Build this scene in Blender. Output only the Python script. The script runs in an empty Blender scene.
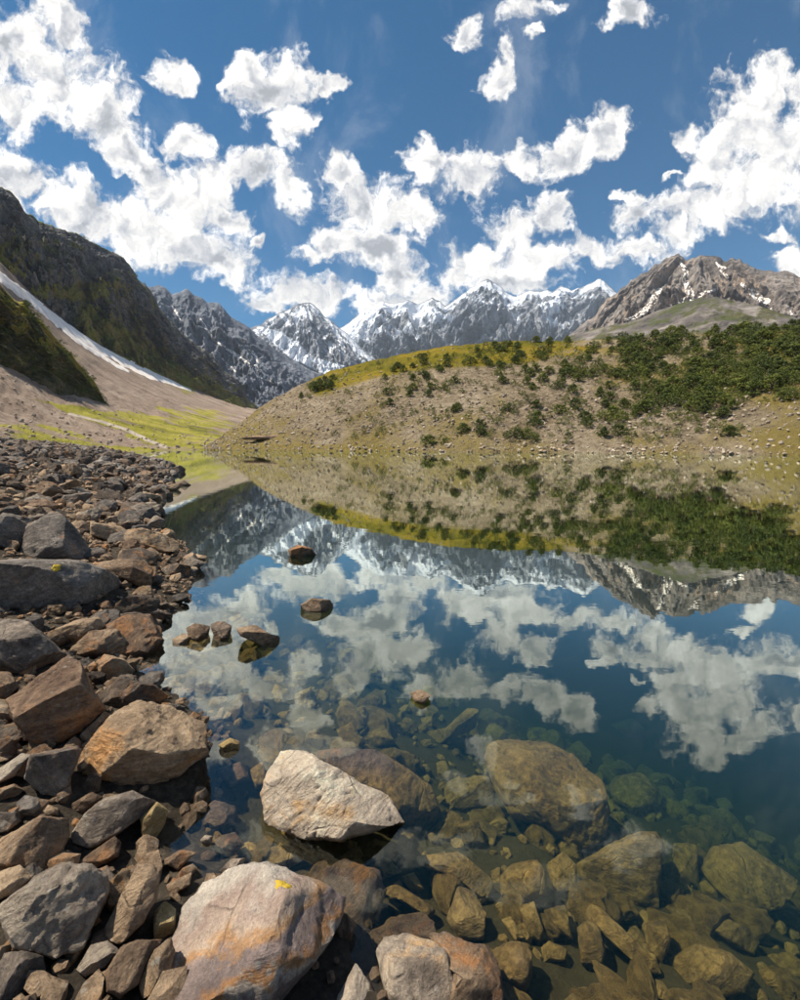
import bpy, bmesh, math, random
import numpy as np
from mathutils import Vector, Matrix
from mathutils.bvhtree import BVHTree

random.seed(7)
RNG = np.random.default_rng(7)
S = bpy.context.scene
COL = S.collection
R = math.radians

# ------------------------------------------------------------------ camera
FPX, HOR, CH = 460.0, 444.0, 1.5            # focal length in photo pixels, horizon row, eye height
PITCH = math.atan((500 - HOR) / FPX)
cam_d = bpy.data.cameras.new('camera')
cam_d.sensor_fit = 'HORIZONTAL'; cam_d.sensor_width = 24.0
cam_d.lens = 24.0 * FPX / 800.0
cam_d.clip_start = 0.05; cam_d.clip_end = 40000
cam = bpy.data.objects.new('camera', cam_d); COL.objects.link(cam)
cam.location = (0, 0, CH); cam.rotation_euler = (R(90) - PITCH, 0, 0)
S.camera = cam

SUN_AZ, SUN_EL = R(-90), R(60)              # azimuth from +Y, negative = towards -X
sun_dir = Vector((math.sin(SUN_AZ) * math.cos(SUN_EL), math.cos(SUN_AZ) * math.cos(SUN_EL), math.sin(SUN_EL)))
sl = bpy.data.lights.new('sun', 'SUN'); sl.energy = 5.0; sl.angle = R(0.53); sl.color = (1.0, 0.90, 0.74)
so = bpy.data.objects.new('sun', sl); COL.objects.link(so)
so.rotation_euler = (-sun_dir).to_track_quat('-Z', 'Y').to_euler()

S.view_settings.view_transform = 'Standard'; S.view_settings.look = 'None'
S.view_settings.exposure = 0.6; S.view_settings.gamma = 1.0
S.render.engine = 'CYCLES'
S.cycles.use_denoising = True
S.cycles.use_adaptive_sampling = True; S.cycles.adaptive_threshold = 0.02
S.cycles.max_bounces = 8; S.cycles.diffuse_bounces = 2; S.cycles.glossy_bounces = 3
S.cycles.transparent_max_bounces = 10; S.cycles.volume_bounces = 0
S.cycles.caustics_reflective = False; S.cycles.caustics_refractive = False
S.cycles.sample_clamp_indirect = 4.0

def ray(px, py):
    x = (px - 400) / FPX; y = (500 - py) / FPX
    c, s = math.cos(PITCH), math.sin(PITCH)
    return Vector((x, c + y * s, -s + y * c)).normalized()
def on_z(px, py, z=0.0):
    d = ray(px, py); t = (z - CH) / d.z
    return Vector((0, 0, CH)) + d * t
def px_of(P):
    P = np.asarray(P, float); x = P[..., 0]; y = P[..., 1]; z = P[..., 2] - CH
    c, s = math.cos(PITCH), math.sin(PITCH)
    f = np.maximum(y * c - z * s, 1e-3); u = y * s + z * c
    return 400 + FPX * x / f, 500 - FPX * u / f
def sm(x, a, b):
    t = np.clip((np.asarray(x, float) - a) / (b - a), 0, 1); return t * t * (3 - 2 * t)

# ------------------------------------------------------------------ node helper
class NT:
    def __init__(s, tree): s.t = tree; s.n = tree.nodes; s.l = tree.links; s.n.clear()
    def new(s, typ, **kw):
        n = s.n.new(typ)
        for k, v in kw.items(): setattr(n, k, v)
        return n
    def put(s, sock, v):
        if v is None: return
        if hasattr(v, 'is_output') or isinstance(v, bpy.types.NodeSocket): s.l.new(v, sock)
        else: sock.default_value = v
    def math(s, op, a, b=None, c=None, clamp=False):
        n = s.new('ShaderNodeMath', operation=op, use_clamp=clamp)
        for i, v in enumerate((a, b, c)): s.put(n.inputs[i], v)
        return n.outputs[0]
    def vmath(s, op, a, b=None, out=0, scale=None):
        n = s.new('ShaderNodeVectorMath', operation=op)
        s.put(n.inputs[0], a); s.put(n.inputs[1], b)
        if scale is not None: s.put(n.inputs['Scale'], scale)
        return n.outputs[out]
    def noise(s, vec, scale, detail=4, rough=0.55, dist=0.0, lac=2.0, dim='3D'):
        n = s.new('ShaderNodeTexNoise', noise_dimensions=dim)
        s.put(n.inputs['Vector'], vec); s.put(n.inputs['Scale'], scale); s.put(n.inputs['Detail'], detail)
        s.put(n.inputs['Roughness'], rough); s.put(n.inputs['Distortion'], dist); s.put(n.inputs['Lacunarity'], lac)
        return n.outputs['Fac']
    def vor(s, vec, scale, feature='F1', out='Distance'):
        n = s.new('ShaderNodeTexVoronoi', feature=feature); s.put(n.inputs['Vector'], vec); s.put(n.inputs['Scale'], scale)
        return n.outputs[out]
    def mapr(s, v, a, b, c=0.0, d=1.0, smooth=True):
        n = s.new('ShaderNodeMapRange'); n.interpolation_type = 'SMOOTHSTEP' if smooth else 'LINEAR'
        s.put(n.inputs[0], v); s.put(n.inputs[1], a); s.put(n.inputs[2], b); s.put(n.inputs[3], c); s.put(n.inputs[4], d)
        return n.outputs[0]
    def mix(s, fac, a, b, typ='MIX'):
        n = s.new('ShaderNodeMix', data_type='RGBA', blend_type=typ)
        s.put(n.inputs[0], fac)
        for i, v in ((6, a), (7, b)):
            if isinstance(v, tuple) and len(v) == 3: v = v + (1,)
            s.put(n.inputs[i], v)
        return n.outputs[2]
    def ramp(s, fac, stops):
        n = s.new('ShaderNodeValToRGB'); cr = n.color_ramp
        while len(cr.elements) < len(stops): cr.elements.new(0.5)
        for e, (p, c) in zip(cr.elements, stops):
            e.position = p; e.color = tuple(c) + (1,)
        s.put(n.inputs[0], fac); return n.outputs[0]
    def mapping(s, vec, loc=(0, 0, 0), rot=(0, 0, 0), scale=(1, 1, 1), typ='POINT'):
        n = s.new('ShaderNodeMapping', vector_type=typ); s.put(n.inputs[0], vec)
        n.inputs[1].default_value = loc; n.inputs[2].default_value = rot; n.inputs[3].default_value = scale
        return n.outputs[0]
    def attr(s, name):
        n = s.new('ShaderNodeAttribute', attribute_name=name); return n.outputs['Fac']
    def bump(s, h, strength, dist, nrm=None):
        n = s.new('ShaderNodeBump'); s.put(n.inputs['Strength'], strength); s.put(n.inputs['Distance'], dist)
        s.put(n.inputs['Height'], h); s.put(n.inputs['Normal'], nrm); return n.outputs[0]

def material(name):
    m = bpy.data.materials.new(name); m.use_nodes = True
    return m, NT(m.node_tree)
def finish(nt, color, rough=0.9, normal=None, spec=0.3):
    b = nt.new('ShaderNodeBsdfPrincipled')
    nt.put(b.inputs['Base Color'], color if not (isinstance(color, tuple) and len(color) == 3) else color + (1,))
    nt.put(b.inputs['Roughness'], rough); nt.put(b.inputs['Normal'], normal)
    b.inputs['Specular IOR Level'].default_value = spec
    o = nt.new('ShaderNodeOutputMaterial'); nt.l.new(b.outputs[0], o.inputs[0])
    return b

# ------------------------------------------------------------------ world: blue sky with fair-weather cumulus
W = bpy.data.worlds.new('World'); S.world = W; W.use_nodes = True
W.cycles.sampling_method = 'MANUAL'; W.cycles.sample_map_resolution = 256
nt = NT(W.node_tree)
sky = nt.new('ShaderNodeTexSky', sky_type='NISHITA')
sky.sun_disc = False; sky.sun_elevation = SUN_EL; sky.sun_rotation = SUN_AZ % (2 * math.pi)
sky.altitude = 2600; sky.air_density = 1.0; sky.dust_density = 0.5; sky.ozone_density = 3.0
tc = nt.new('ShaderNodeTexCoord')
D = tc.outputs['Generated']
sep = nt.new('ShaderNodeSeparateXYZ'); nt.l.new(D, sep.inputs[0])
yy = nt.math('MAXIMUM', sep.outputs[1], 0.12)
u = nt.math('DIVIDE', sep.outputs[0], yy); v = nt.math('DIVIDE', sep.outputs[2], yy)
cmb = nt.new('ShaderNodeCombineXYZ'); nt.put(cmb.inputs[0], u); nt.put(cmb.inputs[1], v)
UV = cmb.outputs[0]
CLOUDS = [  # px, py, rx, ry, tilt(deg, clockwise down to the right)
 (15, 45, 45, 45, 0), (62, 78, 58, 48, 20), (60, 22, 30, 28, 0), (112, 118, 36, 44, 0), (15, 105, 40, 35, 0),
 (15, 185, 60, 38, 15), (75, 212, 80, 32, 15), (135, 165, 48, 30, 40), (165, 195, 60, 34, 35), (188, 145, 26, 24, 0),
 (205, 192, 34, 34, 0), (225, 215, 32, 20, 0), (150, 235, 95, 34, 15), (215, 262, 60, 26, 15), (170, 75, 22, 22, 0),
 (258, 240, 15, 10, 0), (268, 92, 52, 42, 0), (256, 78, 34, 32, 0), (290, 118, 32, 26, 0), (282, 140, 20, 22, 0), (325, 82, 26, 10, -10),
 (258, 172, 38, 24, 15), (285, 188, 26, 24, 30),
 (342, 172, 22, 28, 0), (362, 200, 50, 38, 0), (338, 240, 46, 32, 0), (402, 212, 46, 24, 10), (375, 245, 46, 32, 0), (405, 270, 28, 26, 0), (312, 256, 20, 16, 0),
 (300, 300, 55, 20, 0), (335, 294, 28, 17, 0), (268, 308, 25, 12, 0), (385, 305, 45, 20, 0), (420, 296, 40, 18, 0),
 (495, 80, 28, 28, 0), (501, 54, 12, 16, 0), (465, 28, 20, 20, 0), (533, 10, 34, 16, -20), (636, 14, 36, 26, 0), (535, 35, 10, 12, 0),
 (428, 160, 36, 26, 20), (465, 182, 46, 34, 0), (520, 165, 34, 20, 0), (565, 152, 46, 26, -25), (602, 130, 30, 30, 0),
 (515, 232, 42, 28, 0), (552, 215, 24, 26, 0), (478, 262, 45, 24, 0), (540, 258, 66, 26, 0), (590, 250, 34, 22, 0), (455, 276, 30, 16, 0), (510, 285, 65, 16, 0),
 (758, 92, 46, 36, -20), (738, 128, 46, 40, 0), (775, 145, 50, 44, 0), (712, 165, 34, 34, 0), (705, 206, 60, 28, -22), (765, 185, 54, 40, -20),
 (638, 215, 34, 20, 0), (630, 198, 18, 9, 0), (672, 232, 38, 18, 0), (635, 250, 50, 20, 0), (798, 262, 26, 18, 0), (778, 238, 32, 10, -10), (690, 136, 18, 20, 0), (672, 174, 14, 6, -20), (815, 110, 40, 40, 0), (840, 200, 50, 30, 0),
 (-70, 120, 90, 60, 20), (-90, 220, 90, 50, 10), (900, 150, 60, 40, 0), (-60, 20, 50, 40, 0),
 (230, -60, 60, 30, 0), (420, -70, 70, 35, 10), (690, -70, 60, 40, -10), (560, -140, 80, 40, 0), (330, -150, 60, 40, 0),
]
# domain warp so the outlines are lumpy
wn = nt.new('ShaderNodeTexNoise', noise_dimensions='2D'); nt.put(wn.inputs['Vector'], UV); nt.put(wn.inputs['Scale'], 9.0); nt.put(wn.inputs['Detail'], 4.0); nt.put(wn.inputs['Roughness'], 0.6)
wv = nt.vmath('SUBTRACT', wn.outputs['Color'], (0.5, 0.5, 0.5))
UVW = nt.vmath('ADD', UV, nt.vmath('SCALE', wv, scale=0.11))
field = None
for (cx, cy, rx, ry, tl) in CLOUDS:
    d = ray(cx, cy); d2 = ray(cx + 1, cy); d3 = ray(cx, cy - 1)
    uc, vc = d.x / d.y, d.z / d.y
    su = abs(d2.x / d2.y - uc); sv = abs(d3.z / d3.y - vc)
    src = UVW
    if field is not None:                       # chained, so that the long list is evaluated one cloud at a time
        ma = nt.new('ShaderNodeVectorMath', operation='MULTIPLY_ADD'); nt.put(ma.inputs[0], field); ma.inputs[1].default_value = (1e-9, 1e-9, 0); nt.put(ma.inputs[2], UVW); src = ma.outputs[0]
    kx = 1.06 if cx > 690 else (1.05 if cx < 235 else 0.95)
    ex, ey = rx * su * kx, ry * sv * kx
    if abs(tl) < 12:
        mp = nt.new('ShaderNodeVectorMath', operation='MULTIPLY_ADD'); nt.put(mp.inputs[0], src)
        mp.inputs[1].default_value = (1 / ex, 1 / ey, 0); mp.inputs[2].default_value = (-uc / ex, -vc / ey, 0); mp = mp.outputs[0]
    else:
        mp = nt.mapping(src, (uc, vc, 0), (0, 0, -R(tl)), (ex, ey, 1.0), 'TEXTURE')
    dd = nt.vmath('LENGTH', mp, out=1)
    field = dd if field is None else nt.math('SMOOTH_MIN', field, dd, 0.14)
field = nt.math('SUBTRACT', 1.0, field)
# the sky beside, above and behind the view carries the same kind of clouds
g3 = nt.noise(D, 3.2, 3, 0.5)
gen = nt.mapr(g3, 0.40, 0.72, -0.9, 0.9, smooth=False)
el = sep.outputs[2]
vtop = ray(400, -170); vt = vtop.z / vtop.y
sel = nt.math('MULTIPLY', nt.mapr(nt.math('ABSOLUTE', u), 1.05, 1.35, 1.0, 0.0), nt.mapr(v, vt, vt + 0.35, 1.0, 0.0))
sel = nt.math('MULTIPLY', sel, nt.mapr(sep.outputs[1], 0.13, 0.25))
fm = nt.new('ShaderNodeMix', data_type='FLOAT'); nt.put(fm.inputs[0], sel); nt.put(fm.inputs[2], gen); nt.put(fm.inputs[3], field)
field = fm.outputs[0]
nA = nt.noise(UVW, 13.0, 9, 0.60, 0.0, 2.1, '2D')
off = (-0.016, 0.020, 0)
nB = nt.noise(nt.vmath('ADD', UVW, off), 13.0, 5, 0.55, 0.0, 2.1, '2D')
nA2 = nt.noise(UVW, 13.0, 5, 0.55, 0.0, 2.1, '2D')
dens = nt.math('ADD', field, nt.math('MULTIPLY', nt.math('SUBTRACT', nA, 0.5), 1.9))
nF = nt.noise(UV, 60.0, 6, 0.62, 0.0, 2.0, '2D')
dens = nt.math('ADD', dens, nt.math('MULTIPLY', nt.math('SUBTRACT', nF, 0.5), 0.55))
cover = nt.mapr(dens, -0.02, 0.56)
thick = nt.mapr(dens, 0.35, 1.15)
billow = nt.math('SUBTRACT', nA2, nB)
br = nt.math('ADD', 0.95, nt.math('MULTIPLY', billow, 1.6))
nC = nt.noise(UVW, 7.0, 4, 0.5, 0.0, 2.0, '2D')
br = nt.math('SUBTRACT', br, nt.math('MULTIPLY', nt.math('MULTIPLY', thick, nt.mapr(nC, 0.36, 0.64)), 0.60))
br = nt.math('ADD', br, nt.math('MULTIPLY', nt.mapr(v, 0.15, 0.45, 1.0, 0.0), 0.10))
br = nt.math('MINIMUM', nt.math('MAXIMUM', br, 0.42), 1.35)
ccol = nt.mix(nt.mapr(br, 0.45, 0.95), (0.93, 0.96, 1.03), (1.03, 1.0, 0.96))
ccol = nt.vmath('SCALE', ccol, scale=nt.math('MULTIPLY', br, 7.9))
# thin veil of high cloud
vn = nt.noise(nt.mapping(UV, (0, 0, 0), (0, 0, 0.5), (1.3, 1.0, 1.0)), 3.4, 7, 0.65, 0.3, 2.0, '2D')
veil = nt.math('MULTIPLY', nt.mapr(vn, 0.47, 0.78), nt.mapr(v, 0.0, 0.6, 0.0, 0.24))
hs = nt.new('ShaderNodeHueSaturation'); hs.inputs['Saturation'].default_value = 1.5; hs.inputs['Hue'].default_value = 0.488; hs.inputs['Value'].default_value = 0.74
nt.l.new(sky.outputs[0], hs.inputs['Color'])
skyc = nt.mix(veil, hs.outputs[0], (5.0, 5.3, 5.8))
fin = nt.mix(cover, skyc, ccol)
bg = nt.new('ShaderNodeBackground'); nt.put(bg.inputs[0], fin); bg.inputs[1].default_value = 0.10
wo = nt.new('ShaderNodeOutputWorld'); nt.l.new(bg.outputs[0], wo.inputs[0])

# ------------------------------------------------------------------ numpy noise
_perm = np.arange(512); _p = np.random.default_rng(3).permutation(256); _perm[:256] = _p; _perm[256:] = _p
_g3 = np.random.default_rng(5).normal(size=(256, 3)); _g3 /= np.linalg.norm(_g3, axis=1)[:, None]
def perlin(P):
    P = np.asarray(P, float); sh = P.shape[:-1]; P = P.reshape(-1, 3)
    i = np.floor(P).astype(np.int64); f = P - i; i &= 255
    w = f * f * f * (f * (f * 6 - 15) + 10)
    out = np.zeros(len(P))
    for dx in (0, 1):
        for dy in (0, 1):
            for dz in (0, 1):
                h = _perm[_perm[_perm[(i[:, 0] + dx) & 255] + ((i[:, 1] + dy) & 255)] + ((i[:, 2] + dz) & 255)]
                g = _g3[h]
                dot = g[:, 0] * (f[:, 0] - dx) + g[:, 1] * (f[:, 1] - dy) + g[:, 2] * (f[:, 2] - dz)
                out += dot * (w[:, 0] if dx else 1 - w[:, 0]) * (w[:, 1] if dy else 1 - w[:, 1]) * (w[:, 2] if dz else 1 - w[:, 2])
    return (out * 1.5).reshape(sh)
def fbm(P, oct=5, gain=0.5, lac=2.03):
    P = np.asarray(P, float); a, s, t = 1.0, 0.0, 0.0
    for k in range(oct):
        s = s + a * perlin(P + 17.3 * k); t += a; a *= gain; P = P * lac
    return s / t
def ridged(P, oct=5, gain=0.5, lac=2.07):
    P = np.asarray(P, float); a, s, t = 1.0, 0.0, 0.0
    for k in range(oct):
        s = s + a * (1 - np.abs(perlin(P + 11.7 * k)) * 1.9); t += a; a *= gain; P = P * lac
    return s / t
def V3(a, b, c): 
    a, b, c = np.broadcast_arrays(np.asarray(a, float), np.asarray(b, float), np.asarray(c, float))
    return np.stack([a, b, c], -1)

# ------------------------------------------------------------------ mesh helpers
def mesh_from(name, verts, faces, smooth=True, attrs=None):
    me = bpy.data.meshes.new(name)
    verts = np.asarray(verts, np.float32).reshape(-1, 3)
    faces = np.asarray(faces, np.int32); k = faces.shape[1]
    me.vertices.add(len(verts)); me.vertices.foreach_set('co', verts.ravel())
    me.loops.add(faces.size); me.loops.foreach_set('vertex_index', faces.ravel())
    me.polygons.add(len(faces)); me.polygons.foreach_set('loop_start', np.arange(0, faces.size, k, dtype=np.int32))
    me.polygons.foreach_set('use_smooth', np.full(len(faces), smooth))
    if attrs:
        for an, av in attrs.items():
            a = me.attributes.new(an, 'FLOAT', 'POINT'); a.data.foreach_set('value', np.asarray(av, np.float32).ravel())
    me.update(calc_edges=True); me.validate(clean_customdata=False)
    return me
def link(name, me, mat=None, parent=None, loc=None):
    o = bpy.data.objects.new(name, me)
    if mat is not None and len(me.materials) == 0: me.materials.append(mat)
    COL.objects.link(o)
    if parent is not None: o.parent = parent
    if loc is not None: o.location = loc
    return o
def tag(o, label=None, cat=None, group=None, kind=None):
    if label: o['label'] = label
    if cat: o['category'] = cat
    if group: o['group'] = group
    if kind: o['kind'] = kind
    return o
def grid_faces(nu, nv, wrap=False):
    i = np.arange(nu if wrap else nu - 1)[:, None]; j = np.arange(nv - 1)[None, :]
    a = i * nv + j; b = ((i + 1) % nu) * nv + j
    return np.stack([a, b, b + 1, a + 1], -1).reshape(-1, 4)
def in_poly(x, y, poly):
    x = np.asarray(x, float); y = np.asarray(y, float); ins = np.zeros(x.shape, bool); n = len(poly)
    for i in range(n):
        x1, y1 = poly[i]; x2, y2 = poly[(i + 1) % n]
        if y1 == y2: continue
        c = ((y1 > y) != (y2 > y)) & (x < (x2 - x1) * (y - y1) / (y2 - y1) + x1)
        ins ^= c
    return ins

# ------------------------------------------------------------------ terrain built on ridgelines
def az_te(px, py):
    d = ray(px, py); return math.atan2(d.x, d.y), d.z / math.hypot(d.x, d.y)
def az_of(px): return az_te(px, 446)[0]
def ridge_grid(sky_px, Rr, Rb, zb, nu, nfront, nback, g, disp, jag=0.0, jag_scale=30.0, back_drop=0.6, seed=0.0, rad=0.0):
    """sky_px: skyline as photo points; Rr/Rb: (px, metres) ridge and foot distance; g(t): profile foot->ridge;
    disp(s, t, az, H): relief in metres. Returns the vertex grid, t and az."""
    at = np.array([az_te(*p) for p in sky_px]); at = at[np.argsort(at[:, 0])]
    az = np.linspace(at[0, 0], at[-1, 0], nu)
    te = np.interp(az, at[:, 0], at[:, 1])
    fr = lambda pts: np.interp(az, [az_of(p[0]) for p in pts], [p[1] for p in pts])
    rr, rb = fr(Rr), fr(Rb); zbv = fr(zb) if isinstance(zb, (list, tuple)) else np.full(nu, float(zb))
    sarc = az * rr.mean()
    te = te + jag * (ridged(V3(sarc / jag_scale, seed, 0.3), 4) - 0.55)
    H = CH + rr * te
    t = np.concatenate([np.linspace(0, 1, nfront), 1 + np.linspace(0, 1, nback + 1)[1:] * 0.5])
    T, A = np.meshgrid(t, az); RR, RB, HH, ZB = (q[:, None] for q in (rr, rb, H, zbv))
    r = RB + (RR - RB) * T
    tf = np.minimum(T, 1.0)
    z = ZB + (HH - ZB) * g(tf)
    dsp = disp(A * rr.mean(), T, A, HH - ZB)
    z = z + dsp * (1 - 0.75 * rad); r = r - dsp * rad
    lim = CH + r * (te[:, None] - 0.002)
    z = np.where(T < 0.985, np.minimum(z, lim), z)
    z = np.where(T > 1, z - (HH - ZB) * back_drop * (T - 1) * 2, z)
    P = np.stack([r * np.sin(A), r * np.cos(A), z], -1)
    return P, T, A
def bvh_of(P, faces):
    return BVHTree.FromPolygons([tuple(p) for p in P.reshape(-1, 3)], [tuple(f) for f in faces])
def cast(bvh, px, py):
    return bvh.ray_cast(Vector((0, 0, CH)), ray(px, py))
def concavity(z):
    k = z.copy(); 
    for _ in range(6):
        k[1:-1, 1:-1] = (k[:-2, 1:-1] + k[2:, 1:-1] + k[1:-1, :-2] + k[1:-1, 2:]) / 4
    return k - z

# ------------------------------------------------------------------ terrain materials
def mountain_material(name, dark, mid, light, green, scale, snow_col=(0.70, 0.74, 0.81), bumpd=6.0, grass2=None):
    m, n = material(name)
    geo = n.new('ShaderNodeNewGeometry'); P = geo.outputs['Position']
    big = n.noise(P, scale, 5, 0.6); fine = n.noise(P, scale * 6, 6, 0.65)
    st = n.noise(n.mapping(P, (0, 0, 0), (0.35, 0.2, 0), (1, 1, 4.0)), scale * 3, 5, 0.6)
    f = n.math('ADD', n.math('MULTIPLY', big, 0.45), n.math('ADD', n.math('MULTIPLY', st, 0.3), n.math('MULTIPLY', fine, 0.25)))
    c = n.ramp(f, [(0.41, dark), (0.5, mid), (0.585, light)])
    gn = n.math('ADD', n.attr('grass'), n.math('MULTIPLY', n.math('SUBTRACT', fine, 0.5), 1.4))
    gcol = n.mix(n.mapr(big, 0.4, 0.62), green, grass2 or tuple(0.7 * x for x in green))
    c = n.mix(n.mapr(gn, 0.35, 0.65), c, gcol)
    sn = n.math('ADD', n.attr('scree'), n.math('MULTIPLY', n.math('SUBTRACT', fine, 0.5), 1.0))
    c = n.mix(n.mapr(sn, 0.4, 0.6), c, n.mix(fine, (0.23, 0.17, 0.13), (0.40, 0.32, 0.26)))
    s2 = n.math('ADD', n.attr('snow'), n.math('MULTIPLY', n.math('SUBTRACT', fine, 0.5), 0.7))
    s2 = n.mapr(s2, 0.46, 0.56)
    c = n.mix(s2, c, snow_col)
    bp = n.bump(n.math('ADD', fine, n.math('MULTIPLY', st, 0.8)), n.mapr(s2, 0, 1, 0.9, 0.25), bumpd)
    finish(n, c, 0.95, bp, 0.1)
    return m

# ---- far snow range
def zero(P): return np.zeros(P.shape[:2])
def build_mountain(name, label, mat, sky_px, Rr, Rb, zb, nu, nf, nb, g, lam, amp, jag, jscale, seed, snow_fn=None, grass_fn=None, scree_fn=None, stretch=3.0, gain=0.6, fine=0.38, fan=None):
    def disp(s, t, A, h):
        wgt = np.sin(np.pi * np.clip(t, 0, 1.0) ** 0.8) ** 0.8
        wx = 0.9 * fbm(V3(s / lam * 0.6, t * 2.2, seed + 9), 4)
        a = ridged(V3(s / lam + wx, t * stretch + 0.9 * wx, seed), 6, gain)
        a2 = ridged(V3(s / lam * 1.7 + t * 2.5, t * stretch * 2.2 - s / lam * 0.5 + wx, seed + 2), 5, 0.6)
        b = fbm(V3(s / lam * 4, t * stretch * 6, seed + 4), 5, 0.6)
        if fan is not None:                      # spurs and gullies radiate from the summit
            Rm = np.mean([q_[1] for q_ in Rr]); Lm = Rm - np.mean([q_[1] for q_ in Rb])
            dx = (A - az_of(fan)) * Rm; dy = (1.06 - t) * Lm
            an = np.arctan2(dx, dy); ds = np.hypot(dx, dy) / Lm
            a = 0.35 * a + 0.65 * ridged(V3(an * 3.2 + 0.5 * wx, ds * 0.9 + 0.4 * wx, seed + 6), 6, gain)
        return h * amp * wgt * ((a - 0.55) + 0.55 * (a2 - 0.55) + fine * b)
    P, T, A = ridge_grid(sky_px, Rr, Rb, zb, nu, nf, nb, g, disp, jag, jscale, seed=seed, rad=1.0)
    F = grid_faces(*P.shape[:2])
    X, Y = px_of(P)
    con = concavity(P[..., 2]); con = con / (np.std(con) + 1e-6)
    at = {'snow': snow_fn(X, Y, T, con, P) if snow_fn else zero(P),
          'grass': grass_fn(X, Y, T, con, P) if grass_fn else zero(P),
          'scree': scree_fn(X, Y, T, con, P) if scree_fn else zero(P)}
    me = mesh_from(name, P, F, True, at)
    o = link(name, me, mat); tag(o, label, 'mountain', kind='structure')
    return o, P, F

mat_far = mountain_material('far_rock', (0.12, 0.14, 0.175), (0.21, 0.23, 0.27), (0.34, 0.36, 0.40), (0.12, 0.14, 0.08), 0.004, bumpd=22)
mat_blue = mountain_material('haze_tinted_rock', (0.078, 0.090, 0.118), (0.14, 0.157, 0.195), (0.26, 0.28, 0.32), (0.05, 0.07, 0.03), 0.008, bumpd=10)  # grey rock with the blue of distant haze put into its colours
mat_dark = mountain_material('dark_rock', (0.075, 0.077, 0.092), (0.18, 0.176, 0.185), (0.38, 0.355, 0.33), (0.30, 0.32, 0.06), 0.03, bumpd=16, grass2=(0.36, 0.29, 0.09))
mat_brown = mountain_material('brown_rock', (0.075, 0.068, 0.067), (0.17, 0.15, 0.14), (0.33, 0.295, 0.27), (0.075, 0.085, 0.035), 0.008, bumpd=10, grass2=(0.10, 0.095, 0.045))
mat_spur = mountain_material('spur_rock', (0.035, 0.04, 0.022), (0.085, 0.085, 0.045), (0.21, 0.16, 0.10), (0.28, 0.28, 0.05), 0.09, bumpd=3, grass2=(0.42, 0.30, 0.08))

def snow_far(X, Y, T, con, P):
    n = fbm(P / 420.0, 5); st = ridged(np.stack([P[..., 0] / 120 - P[..., 2] / 160, P[..., 1] / 400, P[..., 2] / 260], -1), 4)
    dg_ = ridged(np.stack([(P[..., 0] + 0.9 * P[..., 2]) / 260, P[..., 1] / 500, (P[..., 2] - 0.5 * P[..., 0]) / 420], -1) + 0.5 * n[..., None], 5, 0.6)
    return 0.15 + 0.36 * sm(T, 0.45, 1.0) + 0.75 * n + 0.12 * con + 0.6 * (dg_ - 0.62) + 0.25 * sm(T, 0.9, 1.0) + 0.3 * sm(X, 470, 380) * sm(T, 0.3, 0.6)
far_sky = [(250, 345), (300, 338), (330, 332), (345, 326), (358, 316), (370, 306), (382, 300), (395, 304), (408, 301), (420, 303), (432, 298), (445, 305), (455, 300), (468, 290), (478, 285), (488, 280), (497, 284), (505, 291), (516, 295), (524, 293), (532, 290), (545, 289), (553, 291), (562, 286), (572, 291), (582, 288), (592, 283), (600, 279), (607, 284), (616, 291), (630, 300), (660, 318), (720, 335)]
build_mountain('snow_range', 'snow covered jagged mountain range standing behind the bushy hill', mat_far, far_sky, [(250, 5200), (720, 5200)], [(250, 3300), (720, 3300)], 150, 620, 230, 8, lambda t: t ** 1.15, 420, 0.42, 0.010, 260, 1.0, snow_far, stretch=3.2, gain=0.47, fine=0.12)
def snow_peak(X, Y, T, con, P):
    n = fbm(P / 260.0, 5); st = ridged(np.stack([P[..., 0] / 75 + P[..., 2] / 120, P[..., 1] / 300, P[..., 2] / 260], -1), 3)
    gl = in_poly(X + 3 * n * 3, Y, [(256, 326), (285, 334), (300, 345), (315, 358), (345, 366), (330, 378), (290, 358), (266, 338)])
    return 0.26 + 0.30 * sm(T, 0.4, 1.0) + 0.50 * n + 0.18 * con + 0.6 * (st - 0.62) + 0.7 * gl
peak_sky = [(190, 345), (235, 334), (252, 326), (262, 325), (268, 319), (276, 315), (284, 310), (290, 308), (296, 305), (303, 302), (309, 302), (315, 306), (320, 310), (326, 317), (334, 323), (343, 330), (350, 336), (358, 345), (372, 356), (392, 372), (420, 390)]
build_mountain('snowy_peak', 'pointed rocky peak streaked with snow at the head of the valley', mat_far, peak_sky, [(190, 3600), (420, 3600)], [(190, 2300), (420, 2300)], 100, 420, 190, 8, lambda t: t ** 1.05, 190, 0.26, 0.006, 130, 3.0, snow_peak, stretch=3.0, gain=0.5, fine=0.15, fan=306)
def snow_blue(X, Y, T, con, P):
    n = fbm(P / 160.0, 5)
    return 0.02 + 0.10 * sm(T, 0.5, 1) + 0.42 * n + 0.15 * con
blue_sky = [(60, 262), (100, 272), (130, 285), (150, 288), (158, 285), (166, 288), (172, 293), (180, 291), (187, 289), (195, 296), (202, 298), (208, 303), (217, 302), (224, 309), (231, 317), (240, 322), (249, 328), (257, 335), (266, 342), (276, 350), (290, 358), (305, 367), (318, 374), (345, 392), (380, 412)]
def grass_blue(X, Y, T, con, P): return 0.5 * sm(T, 0.35, 0.05)
_, PB, FB = build_mountain('blue_grey_ridge', 'jagged rock ridge tinted haze blue grey with thin snow gullies behind the dark slope', mat_blue, blue_sky, [(60, 1900), (380, 2300)], [(60, 1250), (250, 1300), (380, 1500)], 30, 460, 200, 8, lambda t: t ** 1.08, 110, 0.22, 0.006, 80, 5.0, snow_blue, grass_blue, gain=0.52, fine=0.2)
BV_BLUE = bvh_of(PB, FB)
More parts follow.
